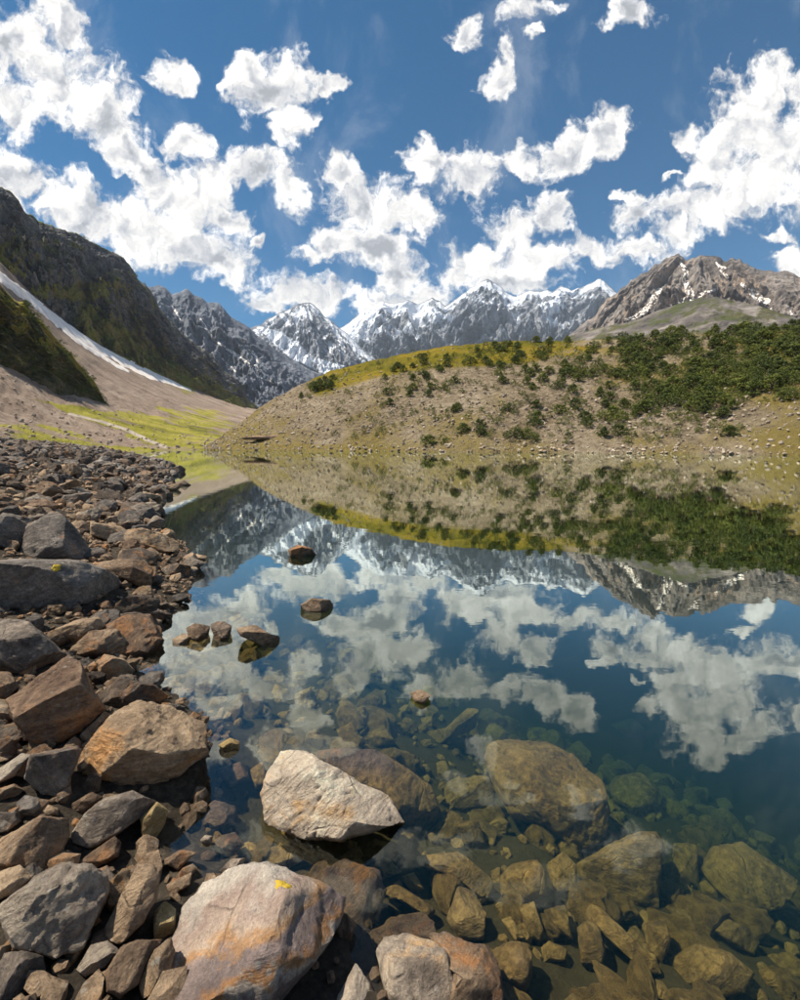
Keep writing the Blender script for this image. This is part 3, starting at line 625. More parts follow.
def hit_ground(px, py, water=True):
    d = ray(px, py); t = np.geomspace(0.4, 120, 5000)
    x, y, z = d.x * t, d.y * t, CH + d.z * t
    g = ground_z(x, y, False)
    if water: g = np.maximum(g, 0.0)
    k = np.argmax(z < g)
    return Vector((x[k], y[k], z[k]))
HEROES = []       # (centre, radius) of the traced rocks
def hero(outline, mat, mode, label, thick=0.5, k=4, name='boulder', seed=None, amp=0.12, facets=7, group=None, cat='rock', back=0.6):
    seed = len(HEROES) + 100 if seed is None else seed
    rng = np.random.default_rng(seed)
    o = np.array(outline, float); 
    x0, x1, y0, y1 = o[:, 0].min(), o[:, 0].max(), o[:, 1].min(), o[:, 1].max()
    if mode == 'w':                               # the part below the waterline belongs to the rock too
        low = o[:, 1] > (0.35 * y0 + 0.65 * y1); o[low, 1] += 0.13 * (y1 - y0)
    # centroid
    xs, ys = o[:, 0], o[:, 1]; xn, yn = np.roll(xs, -1), np.roll(ys, -1); cr = xs * yn - xn * ys
    a = cr.sum() / 2; cx = ((xs + xn) * cr).sum() / (6 * a); cy = ((ys + yn) * cr).sum() / (6 * a)
    bx, by = xs[np.argmax(ys)], min(y1, 1000.0) - 0.08 * (y1 - y0)
    Gb = hit_ground(0.5 * (bx + cx), by, mode != 's')
    dray = ray(cx, cy); dep0 = math.hypot(Gb.x, Gb.y)
    depth_at = lambda dh: dh / math.hypot(dray.x, dray.y)
    sz = math.sqrt(abs(a)) / FPX                 # angular size
    T = thick * sz * Gb.length
    C = Vector((0, 0, CH)) + dray * depth_at(dep0 + back * T)
    dist = (C - Vector((0, 0, CH))).length
    wv = -dray; rv = Vector((dray.y, -dray.x, 0)).normalized(); uv = rv.cross(dray).normalized()
    # outline on the plane through the centre square to the line of sight, in metres
    pol = []
    for (px, py) in o:
        d = ray(px, py); q = d * (dist / d.dot(dray)) - dray * dist
        pol.append((q.dot(rv), q.dot(uv)))
    pol = np.array(pol)
    if k == 4 and mode != 's' and (x1 - x0) > 24: k = 5
    D_, F_ = ico(k)
    du, dv, dw = D_[:, 0], D_[:, 1], D_[:, 2]
    phi = np.arctan2(dv, du); rho = np.hypot(du, dv)
    cp, spn = np.cos(phi), np.sin(phi); Rp = np.full(len(D_), 1e-3)
    for i in range(len(pol)):
        ax, ay = pol[i]; bx_, by_ = pol[(i + 1) % len(pol)]
        ex, ey = bx_ - ax, by_ - ay; den = cp * ey - spn * ex
        with np.errstate(divide='ignore', invalid='ignore'):
            tt = (ax * ey - ay * ex) / den; ss = (ax * spn - ay * cp) / den
        ok = (tt > 0) & (ss >= -1e-6) & (ss <= 1 + 1e-6)
        Rp = np.where(ok, np.maximum(Rp, tt), Rp)
    T = thick * math.sqrt(abs(a)) / FPX * dist
    e = 3.2
    r = ((rho / Rp) ** e + (np.abs(dw) / T) ** e) ** (-1 / e)
    P = D_ * r[:, None]
    for _ in range(facets + 3):
        nw_ = Vector(rng.normal(size=3)).normalized() + Vector((-0.12, 0.1, 0.55)) * (1 if rng.uniform() < 0.7 else -0.8)
        nn = np.array([nw_.dot(rv), nw_.dot(uv), nw_.dot(wv)])
        if abs(nn[2]) < 0.55: nn[2] = math.copysign(rng.uniform(0.55, 1.2), nn[2])
        nn /= np.linalg.norm(nn)
        P = cut(P, nn, rng.uniform(0.64, 0.90))
    P = rough(P, math.sqrt(abs(a)) / FPX * dist * 0.5, rng, amp)
    B = np.array([rv[:], uv[:], wv[:]])
    Pw = P @ B
    # origin at the foot of the rock
    me = mesh_from(name, Pw, F_, True); me.set_sharp_from_angle(angle=0.75)
    ob = link(name, me, ROCK[mat], None, C)
    tag(ob, label, cat, group)
    HEROES.append((C.copy(), float(np.linalg.norm(Pw, axis=1).mean())))
    return ob, Pw

def H(pts, *a, **k): return hero(pts, *a, **k)
SUBG = 'stones lying on the lake bed'
# --- big boulders of the near shore
big1, bigP = H([(160, 1003), (168, 965), (175, 931), (180, 911), (201, 884), (238, 867), (265, 866), (295, 877), (322, 884), (342, 899), (336, 928), (312, 962), (282, 995), (265, 1012), (163, 1014)], 'band', 'b', 'large pale boulder with orange and grey bands at the water edge', 0.5, 6, amp=0.10, facets=5)
H([(219, 871), (231, 859), (248, 858), (241, 867), (232, 875)], 'pale', 'b', 'small pale wedge of stone behind the banded boulder', 0.4, 4, name='stone', cat='stone')
H([(376, 952), (384, 938), (408, 934), (432, 940), (448, 955), (455, 980), (456, 1016), (399, 1016), (387, 991)], 'pale', 'w', 'smooth whitish boulder with fine scratches standing in the shallows', 0.5, 5, amp=0.07, facets=4, seed=12)
H([(428, 934), (445, 931), (468, 944), (489, 944), (498, 964), (505, 997), (504, 1016), (445, 1016), (450, 965)], 'brown', 'w', 'orange brown boulder leaning against the smooth whitish boulder', 0.5, 5)
H([(260, 794), (273, 764), (282, 752), (306, 752), (330, 767), (360, 784), (387, 796), (402, 812), (372, 820), (342, 830), (300, 827), (267, 812)], 'pale', 'w', 'wedge shaped pale tan boulder jutting from the water with chipped crest', 0.55, 6, amp=0.14, facets=6, seed=21)
H([(73, 772), (82, 750), (110, 718), (116, 709), (138, 700), (170, 706), (206, 725), (207, 754), (176, 776), (138, 790), (107, 779)], 'tan', 'b', 'big tan boulder with rusty crest leaning over the water', 0.55, 6, amp=0.13, seed=31)
H([(8, 700), (38, 676), (69, 656), (80, 662), (93, 691), (104, 709), (80, 732), (52, 746), (25, 740), (12, 718)], 'rust', 'b', 'reddish brown pyramid shaped boulder with a sharp top edge', 0.55, 6, amp=0.13, seed=36)
H([(-30, 622), (0, 619), (25, 621), (41, 632), (67, 656), (44, 665), (30, 674), (14, 676), (-30, 670)], 'grey', 'b', 'grey layered boulder behind the reddish pyramid boulder', 0.55, 5)
H([(-45, 560), (30, 560), (82, 561), (105, 570), (122, 580), (127, 596), (120, 602), (75, 605), (37, 609), (-45, 613)], 'slate', 'b', 'long dark grey slab with a yellow lichen spot', 0.5, 6, amp=0.08, facets=5, seed=44)
slab = bpy.data.objects['boulder.008'] if 'boulder.008' in bpy.data.objects else None
H([(26, 526), (54, 511), (64, 516), (82, 537), (95, 559), (75, 562), (30, 561), (20, 552)], 'slate', 'b', 'tilted dark block with a brown top behind the long slab', 0.55, 5, facets=6)
H([(-25, 512), (15, 517), (35, 530), (33, 545), (22, 551), (-25, 548)], 'slate', 'b', 'square grey block beside the tilted dark block', 0.6, 5)
H([(90, 562), (120, 559), (145, 560), (153, 570), (151, 590), (135, 585), (117, 575), (98, 566)], 'brown', 'b', 'flat pinkish brown slab resting against the long dark slab', 0.5, 5, amp=0.08)
H([(125, 530), (142, 528), (162, 534), (179, 542), (180, 549), (160, 554), (135, 548), (124, 540)], 'tan', 'b', 'rounded tan rock with furrowed top at the shoreline', 0.6, 5)
H([(90, 522), (120, 526), (128, 531), (122, 543), (105, 540), (91, 535)], 'tan', 'b', 'tan block behind the rounded furrowed rock', 0.6, 4)
H([(160, 568), (175, 563), (191, 566), (191, 575), (170, 578)], 'dark', 'w', 'dark rounded stone half in the water beside the pinkish slab', 0.6, 4)
H([(179, 557), (195, 554), (207, 556), (205, 561), (180, 561)], 'tan', 'w', 'flat tan stone barely above the water', 0.7, 4)
H([(19, 502), (45, 499), (59, 505), (50, 516), (27, 515)], 'rust', 'b', 'dark red stone above the tilted block', 0.6, 4)
H([(41, 492), (72, 480), (80, 481), (78, 486), (50, 494)], 'brown', 'b', 'long brown slab tipped up among dark stones', 0.8, 4)
H([(65, 490), (80, 488), (94, 492), (85, 496), (67, 495)], 'pale', 'b', 'pale flat stone among dark shore stones', 0.8, 4)
H([(84, 496), (96, 494), (97, 504), (84, 503)], 'slate', 'b', 'blue grey block under the pale flat stone', 0.6, 4)
H([(79, 509), (107, 506), (111, 511), (100, 517), (81, 515)], 'brown', 'b', 'brown slab behind the tan block', 0.7, 4)
H([(127, 494), (142, 491), (162, 496), (150, 500), (130, 500)], 'tan', 'b', 'pale tan ledge stone on the narrow stony point', 0.8, 4)
H([(145, 527), (155, 514), (165, 520), (162, 527), (150, 530)], 'grey', 'b', 'split grey stone behind the rounded furrowed rock', 0.6, 4)
H([(169, 469), (180, 465), (186, 469), (184, 473), (171, 473)], 'dark', 'w', 'dark stone off the tip of the stony point', 0.8, 4)
H([(157, 472), (165, 470), (171, 476), (165, 479), (157, 478)], 'dark', 'w', 'dark block at the tip of the stony point', 0.8, 4)
H([(177, 484), (184, 480), (191, 484), (185, 486)], 'dark', 'w', 'small flat dark stone alone in the water off the point', 0.8, 4, name='stone', cat='stone')
H([(143, 487), (150, 483), (158, 488), (150, 493)], 'dark', 'w', 'dark rounded stone beside the tan ledge stone', 0.8, 4)
H([(80, 735), (105, 711), (113, 716), (91, 738), (82, 743)], 'tan', 'b', 'narrow tan slab between the pyramid and the big tan boulder', 0.5, 4)
H([(44, 634), (77, 620), (99, 617), (106, 626), (74, 647), (55, 645)], 'brown', 'b', 'long brown rock below the dark slab', 0.6, 5)
H([(71, 648), (91, 630), (118, 629), (127, 641), (118, 655), (91, 658), (74, 656)], 'brown', 'b', 'furrowed brown rock with rounded end near the water', 0.55, 5)
H([(102, 616), (137, 612), (157, 618), (154, 625), (121, 630), (107, 625)], 'dark', 'b', 'flat dark rock pointing into the water', 0.6, 5)
H([(143, 610), (154, 607), (172, 614), (160, 621), (148, 618)], 'dark', 'w', 'dark wet tip of rock awash beside the flat dark rock', 0.6, 4)
H([(98, 663), (104, 654), (124, 659), (135, 671), (110, 682), (99, 677)], 'brown', 'b', 'small pyramid shaped brown rock at the water', 0.6, 4, facets=9)
H([(96, 695), (121, 678), (154, 685), (169, 696), (160, 703), (129, 706), (104, 710)], 'dark', 'b', 'long dark rock behind the big tan boulder', 0.55, 5)
H([(25, 779), (30, 755), (52, 751), (77, 746), (82, 750), (71, 776), (69, 798), (41, 793)], 'grey', 'b', 'grey brown block below the reddish pyramid boulder', 0.6, 5)
H([(-10, 737), (16, 740), (22, 747), (16, 758), (-10, 757)], 'rust', 'b', 'small red orange rock beside the reddish pyramid boulder', 0.6, 4)
H([(-6, 772), (22, 753), (32, 755), (16, 776), (-6, 786)], 'grey', 'b', 'slanting grey slab beside the grey brown block', 0.5, 4)
H([(-12, 670), (11, 673), (19, 687), (8, 700), (-12, 699)], 'brown', 'b', 'rough brown rock beside the grey layered boulder', 0.6, 4)
H([(-8, 701), (12, 706), (11, 718), (-8, 722)], 'pale', 'b', 'small pale rock beside the reddish pyramid boulder', 0.6, 4)
H([(70, 835), (85, 813), (105, 798), (132, 791), (155, 801), (149, 813), (116, 835), (91, 849), (73, 842)], 'grey', 'b', 'smooth grey oval rock with a thin pale vein', 0.5, 5, amp=0.08, facets=4)
H([(140, 818), (157, 802), (168, 810), (165, 824), (150, 843), (142, 832)], 'yellow', 'w', 'rounded ochre yellow stone at the waterline', 0.55, 4, amp=0.07, facets=3)
H([(-15, 847), (16, 831), (41, 816), (69, 820), (70, 835), (60, 853), (55, 865), (36, 873), (-15, 864)], 'brown', 'b', 'brown slab with a flat tilted top below the grey brown block', 0.55, 5)
H([(78, 862), (115, 836), (121, 843), (118, 857), (96, 868)], 'brown', 'b', 'brown wedge beneath the grey oval rock', 0.5, 4)
H([(0, 906), (36, 878), (58, 864), (91, 865), (106, 876), (109, 890), (98, 917), (82, 948), (55, 957), (16, 946), (0, 920)], 'grey', 'b', 'massive grey brown boulder with a purplish face beside the tall leaning stone', 0.55, 6, amp=0.13, facets=6, seed=58)
H([(-18, 877), (19, 865), (33, 876), (16, 893), (-18, 907)], 'tan', 'b', 'pale tan oval rock behind the massive grey brown boulder', 0.5, 4, amp=0.08)
H([(105, 927), (115, 908), (138, 864), (154, 865), (160, 876), (157, 898), (143, 923), (121, 944), (107, 940)], 'brown', 'b', 'tall leaning brown grey stone beside the massive boulder', 0.5, 5, amp=0.09, facets=5)
H([(76, 970), (91, 945), (107, 941), (120, 950), (105, 967), (85, 977)], 'grey', 'b', 'smooth dark grey stone below the tall leaning stone', 0.55, 4, amp=0.07)
H([(106, 972), (121, 948), (138, 940), (162, 940), (146, 964), (138, 984), (121, 998), (107, 992)], 'brown', 'b', 'brown rock with dark layers touching the banded boulder', 0.55, 5)
H([(138, 984), (154, 950), (171, 937), (175, 951), (165, 989), (143, 999)], 'tan', 'b', 'narrow tan rock wedged against the banded boulder', 0.55, 5)
H([(-15, 955), (25, 952), (44, 956), (44, 973), (33, 1005), (-15, 1012)], 'grey', 'b', 'mossy grey block under the massive grey brown boulder', 0.55, 5)
H([(40, 992), (50, 975), (69, 982), (66, 1005), (41, 1008)], 'tan', 'b', 'small greenish tan stone beside the mossy grey block', 0.6, 4)
H([(73, 1003), (85, 982), (99, 968), (104, 978), (103, 1010)], 'tan', 'b', 'pointed tan stone below the smooth dark grey stone', 0.55, 4)
H([(153, 912), (165, 901), (176, 909), (175, 928), (154, 937)], 'yellow', 'w', 'pale ochre stone tucked behind the banded boulder', 0.55, 4, amp=0.07)
H([(16, 803), (25, 795), (40, 798), (40, 816), (19, 816)], 'slate', 'b', 'small blue grey cube of stone above the brown slab', 0.6, 4, facets=9)
H([(63, 809), (91, 792), (103, 797), (83, 813)], 'brown', 'b', 'thin brown stone beside the grey oval rock', 0.5, 4)
H([(41, 801), (59, 809), (58, 816), (40, 815)], 'brown', 'b', 'small dark brown stone beside the blue grey cube', 0.6, 4)
H([(96, 871), (107, 865), (117, 880), (110, 890)], 'grey', 'b', 'small grey stone between the massive boulder and tall stone', 0.6, 4)
H([(-10, 813), (16, 812), (21, 821), (8, 832), (-10, 834)], 'grey', 'b', 'dark grey stone above the brown slab edge', 0.6, 4)
H([(-6, 790), (14, 784), (24, 790), (16, 798), (-6, 802)], 'brown', 'b', 'brown stone beside the blue grey cube of stone', 0.6, 4)
# --- stones standing in the water
H([(172, 639), (184, 633), (191, 637), (189, 644), (174, 645)], 'tan', 'w', 'low tan stone, the palest of four stones in the mirrored clouds', 0.6, 4)
H([(186, 628), (195, 623), (210, 626), (208, 636), (199, 640), (189, 637)], 'brown', 'w', 'brown stone between the low tan stone and the upright dark stone', 0.6, 4)
H([(210, 624), (221, 619), (232, 626), (229, 637), (216, 640)], 'dark', 'w', 'upright dark stone of the four stones in mirrored clouds', 0.6, 4)
H([(236, 628), (255, 625), (270, 634), (281, 637), (277, 646), (262, 643), (240, 636)], 'brown', 'w', 'long brown stone of the four stones in mirrored clouds', 0.6, 4)
H([(300, 605), (312, 598), (330, 600), (334, 606), (325, 611), (305, 611)], 'brown', 'w', 'flat reddish stone alone in the water amid mirrored clouds', 0.7, 4)
H([(288, 550), (298, 545), (312, 548), (316, 553), (300, 557), (290, 555)], 'dark', 'w', 'dark stone alone in the water by the mirrored mountain', 0.7, 4)
H([(410, 693), (420, 689), (431, 695), (424, 703), (415, 701)], 'brown', 'w', 'small brown stone tip in the mirrored cloud', 0.6, 4, name='stone', cat='stone')
H([(218, 745), (230, 738), (240, 741), (238, 748), (225, 751)], 'yellow', 'w', 'small orange stone tip beside the big tan boulder', 0.6, 4, name='stone', cat='stone')
H([(200, 840), (205, 835), (213, 836), (212, 843), (204, 845)], 'pale', 'w', 'tiny whitish stone poking out above sunken stones', 0.7, 3, name='stone', cat='stone')
H([(130, 497), (137, 489), (141, 493), (138, 500)], 'dark', 'b', 'small dark stone on the narrow stony point', 0.7, 3, name='stone', cat='stone')
# --- sunken rocks
H([(312, 752), (342, 748), (375, 750), (405, 768), (430, 785), (443, 815), (440, 836), (400, 825), (345, 800)], 'brown', 's', 'broad sunken slab beside the wedge shaped pale boulder', 0.35, 5, facets=4)
H([(488, 743), (515, 732), (539, 736), (572, 754), (602, 782), (610, 812), (602, 842), (575, 851), (548, 830), (512, 815), (497, 791), (486, 758)], 'brown', 's', 'largest sunken slab with a cracked brown face under clear water', 0.4, 6, seed=76, facets=5)
H([(410, 735), (446, 728), (467, 708), (479, 708), (476, 728), (440, 745), (413, 743)], 'brown', 's', 'sunken brown ledge below the small stone tip', 0.5, 4)
H([(443, 785), (461, 774), (488, 776), (495, 791), (494, 806), (458, 812), (446, 803)], 'brown', 's', 'layered sunken block between the two broad sunken slabs', 0.6, 4)
H([(335, 1000), (356, 963), (373, 989), (382, 1012), (335, 1012)], 'pale', 's', 'pale sunken wedge between the banded and whitish boulders', 0.5, 4)
H([(577, 864), (607, 846), (639, 832), (656, 833), (663, 846), (659, 875), (659, 912), (636, 910), (604, 892), (579, 878)], 'tan', 's', 'sunken golden brown boulder with a square end', 0.5, 5)
H([(702, 869), (714, 846), (742, 842), (771, 861), (801, 882), (783, 907), (754, 918), (731, 907), (711, 884)], 'tan', 's', 'sunken tan boulder with a dark hollow beneath', 0.5, 5)
H([(666, 961), (696, 943), (731, 953), (754, 973), (745, 993), (719, 999), (685, 984)], 'brown', 's', 'rounded sunken boulder below the long oval sunken stone', 0.5, 5, amp=0.07, facets=3)
H([(576, 897), (593, 901), (627, 933), (659, 964), (662, 976), (645, 973), (610, 941), (581, 912)], 'tan', 's', 'long narrow sunken slab lying aslant', 0.35, 4)
H([(698, 918), (719, 915), (748, 927), (760, 941), (754, 956), (725, 941)], 'tan', 's', 'long oval sunken stone below the tan sunken boulder', 0.5, 4)
H([(447, 919), (459, 881), (474, 892), (486, 913), (484, 940), (459, 940)], 'pale', 's', 'pale veined sunken stone behind the whitish boulder', 0.5, 4)
SUNK = [
 ([(488, 824), (500, 815), (509, 822), (507, 836), (494, 836)], 'tan'), ([(414, 856), (459, 852), (480, 868), (496, 882), (489, 898), (474, 889), (444, 874), (420, 865)], 'brown'),
 ([(500, 877), (510, 865), (537, 859), (547, 874), (546, 895), (522, 902), (501, 895)], 'tan'), ([(546, 865), (564, 851), (576, 865), (576, 892), (555, 895)], 'brown'),
 ([(519, 907), (534, 901), (544, 931), (540, 941), (528, 937)], 'tan'), ([(493, 949), (510, 941), (531, 944), (532, 976), (522, 1002), (501, 1002)], 'tan'),
 ([(538, 949), (549, 941), (567, 949), (567, 962), (543, 962)], 'tan'), ([(577, 927), (587, 921), (599, 924), (606, 953), (602, 967), (581, 964)], 'tan'),
 ([(543, 972), (570, 964), (600, 980), (640, 1000), (640, 1016), (540, 1016)], 'tan'), ([(369, 865), (387, 857), (402, 872), (378, 881)], 'brown'),
 ([(378, 886), (393, 881), (438, 910), (429, 919), (405, 904)], 'brown'), ([(400, 877), (414, 872), (424, 889), (414, 895)], 'brown'),
 ([(501, 919), (510, 916), (525, 937), (516, 942)], 'tan'), ([(543, 910), (566, 904), (573, 940), (555, 931)], 'brown'),
 ([(668, 907), (685, 910), (702, 930), (702, 941), (682, 938)], 'tan'), ([(673, 843), (697, 843), (699, 884), (673, 884)], 'brown'),
 ([(607, 777), (642, 772), (659, 792), (656, 809), (633, 815), (613, 803)], 'brown'), ([(665, 797), (685, 806), (694, 823), (668, 823)], 'brown'),
 ([(699, 818), (711, 815), (715, 835), (702, 838)], 'brown'), ([(694, 993), (719, 979), (742, 993), (750, 1012), (690, 1012)], 'tan'),
 ([(642, 924), (665, 918), (671, 941), (662, 964), (648, 947)], 'brown'), ([(766, 955), (788, 952), (803, 962), (803, 978), (772, 976)], 'brown'),
 ([(195, 815), (215, 800), (235, 806), (240, 822), (215, 830)], 'brown'), ([(160, 862), (180, 850), (197, 852), (178, 870)], 'brown'), ([(166, 885), (192, 872), (190, 885), (170, 897)], 'brown'),
 ([(210, 838), (235, 832), (245, 845), (228, 858)], 'brown'), ([(250, 850), (290, 845), (305, 858), (285, 872), (255, 868)], 'brown'), ([(345, 860), (362, 857), (368, 890), (350, 895)], 'tan'),
 ([(610, 725), (632, 718), (645, 728), (630, 738)], 'brown'), ([(250, 770), (262, 760), (268, 785), (255, 790)], 'brown'), ([(215, 770), (240, 762), (250, 778), (230, 788)], 'brown'),
 ([(336, 730), (352, 722), (362, 740), (345, 748)], 'brown'), ([(360, 732), (385, 728), (396, 742), (372, 748)], 'brown'), ([(450, 822), (478, 820), (485, 842), (455, 845)], 'brown'),
]
for q, (pts, mt) in enumerate(SUNK):
    q_ = np.array(pts, float); w_, h_ = np.ptp(q_[:, 0]), np.ptp(q_[:, 1]); asp = max(w_, h_) / min(w_, h_)
    sw = ('big ' if max(w_, h_) > 40 else 'mid sized ') + ('elongated ' if asp > 1.45 else 'blocky ')
    H(pts, mt, 's', sw + 'brown stone sunken on the lake bed among the slabs', 0.5, 4, name='sunken_stone', group=SUBG, cat='stone', amp=0.10)

# yellow lichen spots on two of the boulders
m_lich, n = material('yellow_lichen')
fz = n.noise(n.new('ShaderNodeNewGeometry').outputs['Position'], 160.0, 5, 0.7)
finish(n, n.mix(fz, (0.32, 0.20, 0.015), (0.60, 0.44, 0.06)), 0.95, n.bump(fz, 0.8, 0.004))
dg = bpy.context.evaluated_depsgraph_get()
def lichen(px, py, rpx):
    best = None
    for o in bpy.data.objects:
        if o.type == 'MESH' and o.name.startswith('boulder'):
            ok, loc, nr, _ = o.ray_cast(Vector((0, 0, CH)) - o.location, ray(px, py))
            if ok:
                d = (loc + o.location - Vector((0, 0, CH))).length
                if best is None or d < best[0]: best = (d, o, loc, nr)
    if not best: return
    d, o, loc, nr = best; rm = rpx / FPX * d
    q = nr.to_track_quat('Z', 'Y').to_matrix(); vs = []; fs = []; N = 22
    lr = np.random.default_rng(int(px)); rim = [0.9 + 0.18 * math.sin(2 * 6.283 * i / N + px) + 0.12 * math.sin(5 * 6.283 * i / N + 2 * px) + lr.uniform(-0.05, 0.05) for i in range(N)]
    for k_, (fr_, up) in enumerate(((1.0, -0.003), (0.8, 0.003), (0.4, 0.004))):
        for i in range(N):
            a = 2 * math.pi * i / N; rr = rm * rim[i] * fr_
            p = loc + q @ Vector((rr * math.cos(a) * 1.4, rr * math.sin(a), 0.0))
            ok, l2, n2, _ = o.ray_cast(p + nr * 0.12, -nr)
            vs.append((l2 if ok else p) + nr * up * (0.6 + 0.8 * lr.uniform()))
    vs.append(loc + nr * 0.004)
    for k_ in range(2):
        for i in range(N):
            j = (i + 1) % N; A_, B_ = k_ * N, (k_ + 1) * N; fs.append((A_ + i, A_ + j, B_ + j)); fs.append((A_ + i, B_ + j, B_ + i))
    for i in range(N): fs.append((2 * N + i, 2 * N + (i + 1) % N, 3 * N))
    me = mesh_from('lichen', np.array([v[:] for v in vs]), np.array(fs))
    c = link('lichen', me, m_lich, o); c['label'] = 'bright yellow lichen spot'
bpy.context.view_layer.update()
lichen(283, 885, 5.5); lichen(56, 568, 3.5)

# ------------------------------------------------------------------ loose rocks between the boulders
PROTO = [loose_rock(500 + i, 4, fl, 12, 0.26) for i, fl in enumerate((0.5, 0.65, 0.8, 0.45, 0.7, 0.55, 0.9, 0.6))]
PMESH = {}
def proto_mesh(i, mt):
    if (i, mt) not in PMESH:
        me = mesh_from('rock', PROTO[i][0], PROTO[i][1]); me.set_sharp_from_angle(angle=0.6); me.materials.append(ROCK[mt]); PMESH[(i, mt)] = me
    return PMESH[(i, mt)]
HC = np.array([h[0][:] for h in HEROES]); HRr = np.array([h[1] for h in HEROES])
def free(p, r, k=0.5):
    return np.all(np.hypot(HC[:, 0] - p[0], HC[:, 1] - p[1]) > HRr * k + r * 0.3)
def in_view(p, m=20):
    x, y = px_of(np.array(p)); return p[1] > 0.1 and -m < x < 800 + m and 0 < y < 1000 + 2 * m
def rand_rot(rng, tilt=0.5):
    return Matrix.Rotation(rng.uniform(0, 6.28), 3, 'Z') @ Matrix.Rotation(rng.normal() * tilt, 3, 'X') @ Matrix.Rotation(rng.normal() * tilt, 3, 'Y')
rng = np.random.default_rng(77)
def scatter(n, x0, x1, y0, y1, rlo, rhi, zlo, zhi, power=1.6):
    out = []; tries = 0
    while len(out) < n and tries < n * 30:
        m = 2000; tries += m
        X = rng.uniform(x0, x1, m); Y = rng.uniform(y0, y1, m); Z = ground_z(X, Y)
        for x, y, z in zip(X, Y, Z):
            if not (zlo < z < zhi): continue
            r = rlo + (rhi - rlo) * rng.uniform() ** power
            if in_view((x, y, z)) and free((x, y), r): out.append((x, y, z, r))
            if len(out) >= n: break
    return out
near = scatter(70, -3.2, 0.4, 0.8, 4.5, 0.05, 0.12, 0.0, 2.0)
mid = scatter(75, -7.5, -0.8, 3.2, 9.5, 0.08, 0.26, 0.0, 2.2)
far = scatter(2300, -34, -2, 8.5, 40, 0.10, 0.36, -0.03, 2.6, 2.0)
far.sort(key=lambda q: -q[3] / math.hypot(q[0], q[1]))
def place(q, mt, name, label, group, cat='rock', sink=0.25):
    x, y, z, r = q
    o = bpy.data.objects.new(name, proto_mesh(int(rng.integers(len(PROTO))), mt)); COL.objects.link(o)
    o.location = (x, y, z + r * (0.5 - sink)); o.rotation_euler = rand_rot(rng, 0.28).to_euler()
    o.scale = (r * rng.uniform(0.9, 1.25), r * rng.uniform(0.8, 1.1), r * rng.uniform(0.8, 1.1))
    cw = {'grey': 'grey', 'slate': 'cool grey', 'brown': 'brown', 'dark': 'blackish', 'rust': 'rust coloured', 'tan': 'tan'}[mt]
    tag(o, cw + ' ' + label, cat, group)
pick = lambda *w: w[int(rng.integers(len(w)))]
for q in near: place(q, pick('grey', 'brown', 'tan', 'slate', 'grey', 'rust', 'dark'), 'stone', 'fist sized stone wedged in gaps between the near shore boulders', 'small stones between the near boulders', 'stone')
for q in mid: place(q, pick('grey', 'slate', 'brown', 'dark', 'rust', 'slate'), 'rock', 'angular rock lying loose on the bank around the long dark slab', 'loose rocks around the long dark slab')
for q in far[:100]: place(q, pick('slate', 'dark', 'grey', 'dark', 'brown', 'slate'), 'shore_rock', 'angular rock on the stony bank beyond the tilted dark block', 'rocks of the dark stony bank')
sunk = scatter(340, -1.8, 4.2, 0.8, 4.5, 0.05, 0.17, -1.9, -0.07, 1.5)
sunk.sort(key=lambda q: -q[3] / math.sqrt(q[0] ** 2 + q[1] ** 2 + 2))
for q in sunk[:70]: place(q, pick('brown', 'tan', 'brown', 'grey'), 'sunken_stone', 'small loose stone sunken on the lake bed between larger stones', SUBG, 'stone', 0.3)

def merged(name, items, protos, mat, label, kind='stuff', tilt=0.5, sink=0.2, cat=None):
    VV, FF, TT = [], [], []; b = 0
    for (x, y, z, r) in items:
        V_, F_ = protos[int(rng.integers(len(protos)))]
        M = np.array(rand_rot(rng, tilt)) * (r * rng.uniform(0.8, 1.2))
        VV.append(V_ @ M.T + np.array([x, y, z + r * (0.5 - sink)])); FF.append(F_ + b); b += len(V_); TT.append(np.full(len(V_), rng.uniform()))
    me = mesh_from(name, np.concatenate(VV), np.concatenate(FF), True, {'tint': np.concatenate(TT)}); me.set_sharp_from_angle(angle=0.5)
    return tag(link(name, me, mat), label, cat, kind=kind)
LOW = [loose_rock(700 + i, 2, fl, 10, 0.3) for i, fl in enumerate((0.5, 0.7, 0.6, 0.8, 0.45))]
TINY = [loose_rock(800 + i, 1, fl, 4, 0.25) for i, fl in enumerate((0.5, 0.7, 0.6, 0.8))]
rest = far[100:]
h2 = len(rest) // 2
merged('shore_rubble', [q for i, q in enumerate(rest) if i % 3], LOW, ROCK['dark'], 'dark small rubble covering the stony bank', cat='rubble')
merged('shore_rubble', [q for i, q in enumerate(rest) if i % 3 == 0], LOW, ROCK['slate'], 'grey small rubble mixed into the stony bank', cat='rubble')
merged('lake_bed_rubble', sunk[70:], LOW, ROCK['brown'], 'small brown rubble on the lake bed', cat='rubble')
bank = scatter(650, -14, -1.5, 4.5, 16, 0.04, 0.15, 0.0, 2.3)
merged('shore_rubble', bank, LOW, ROCK['brown'], 'brown small rubble packed between the larger bank rocks', cat='rubble')
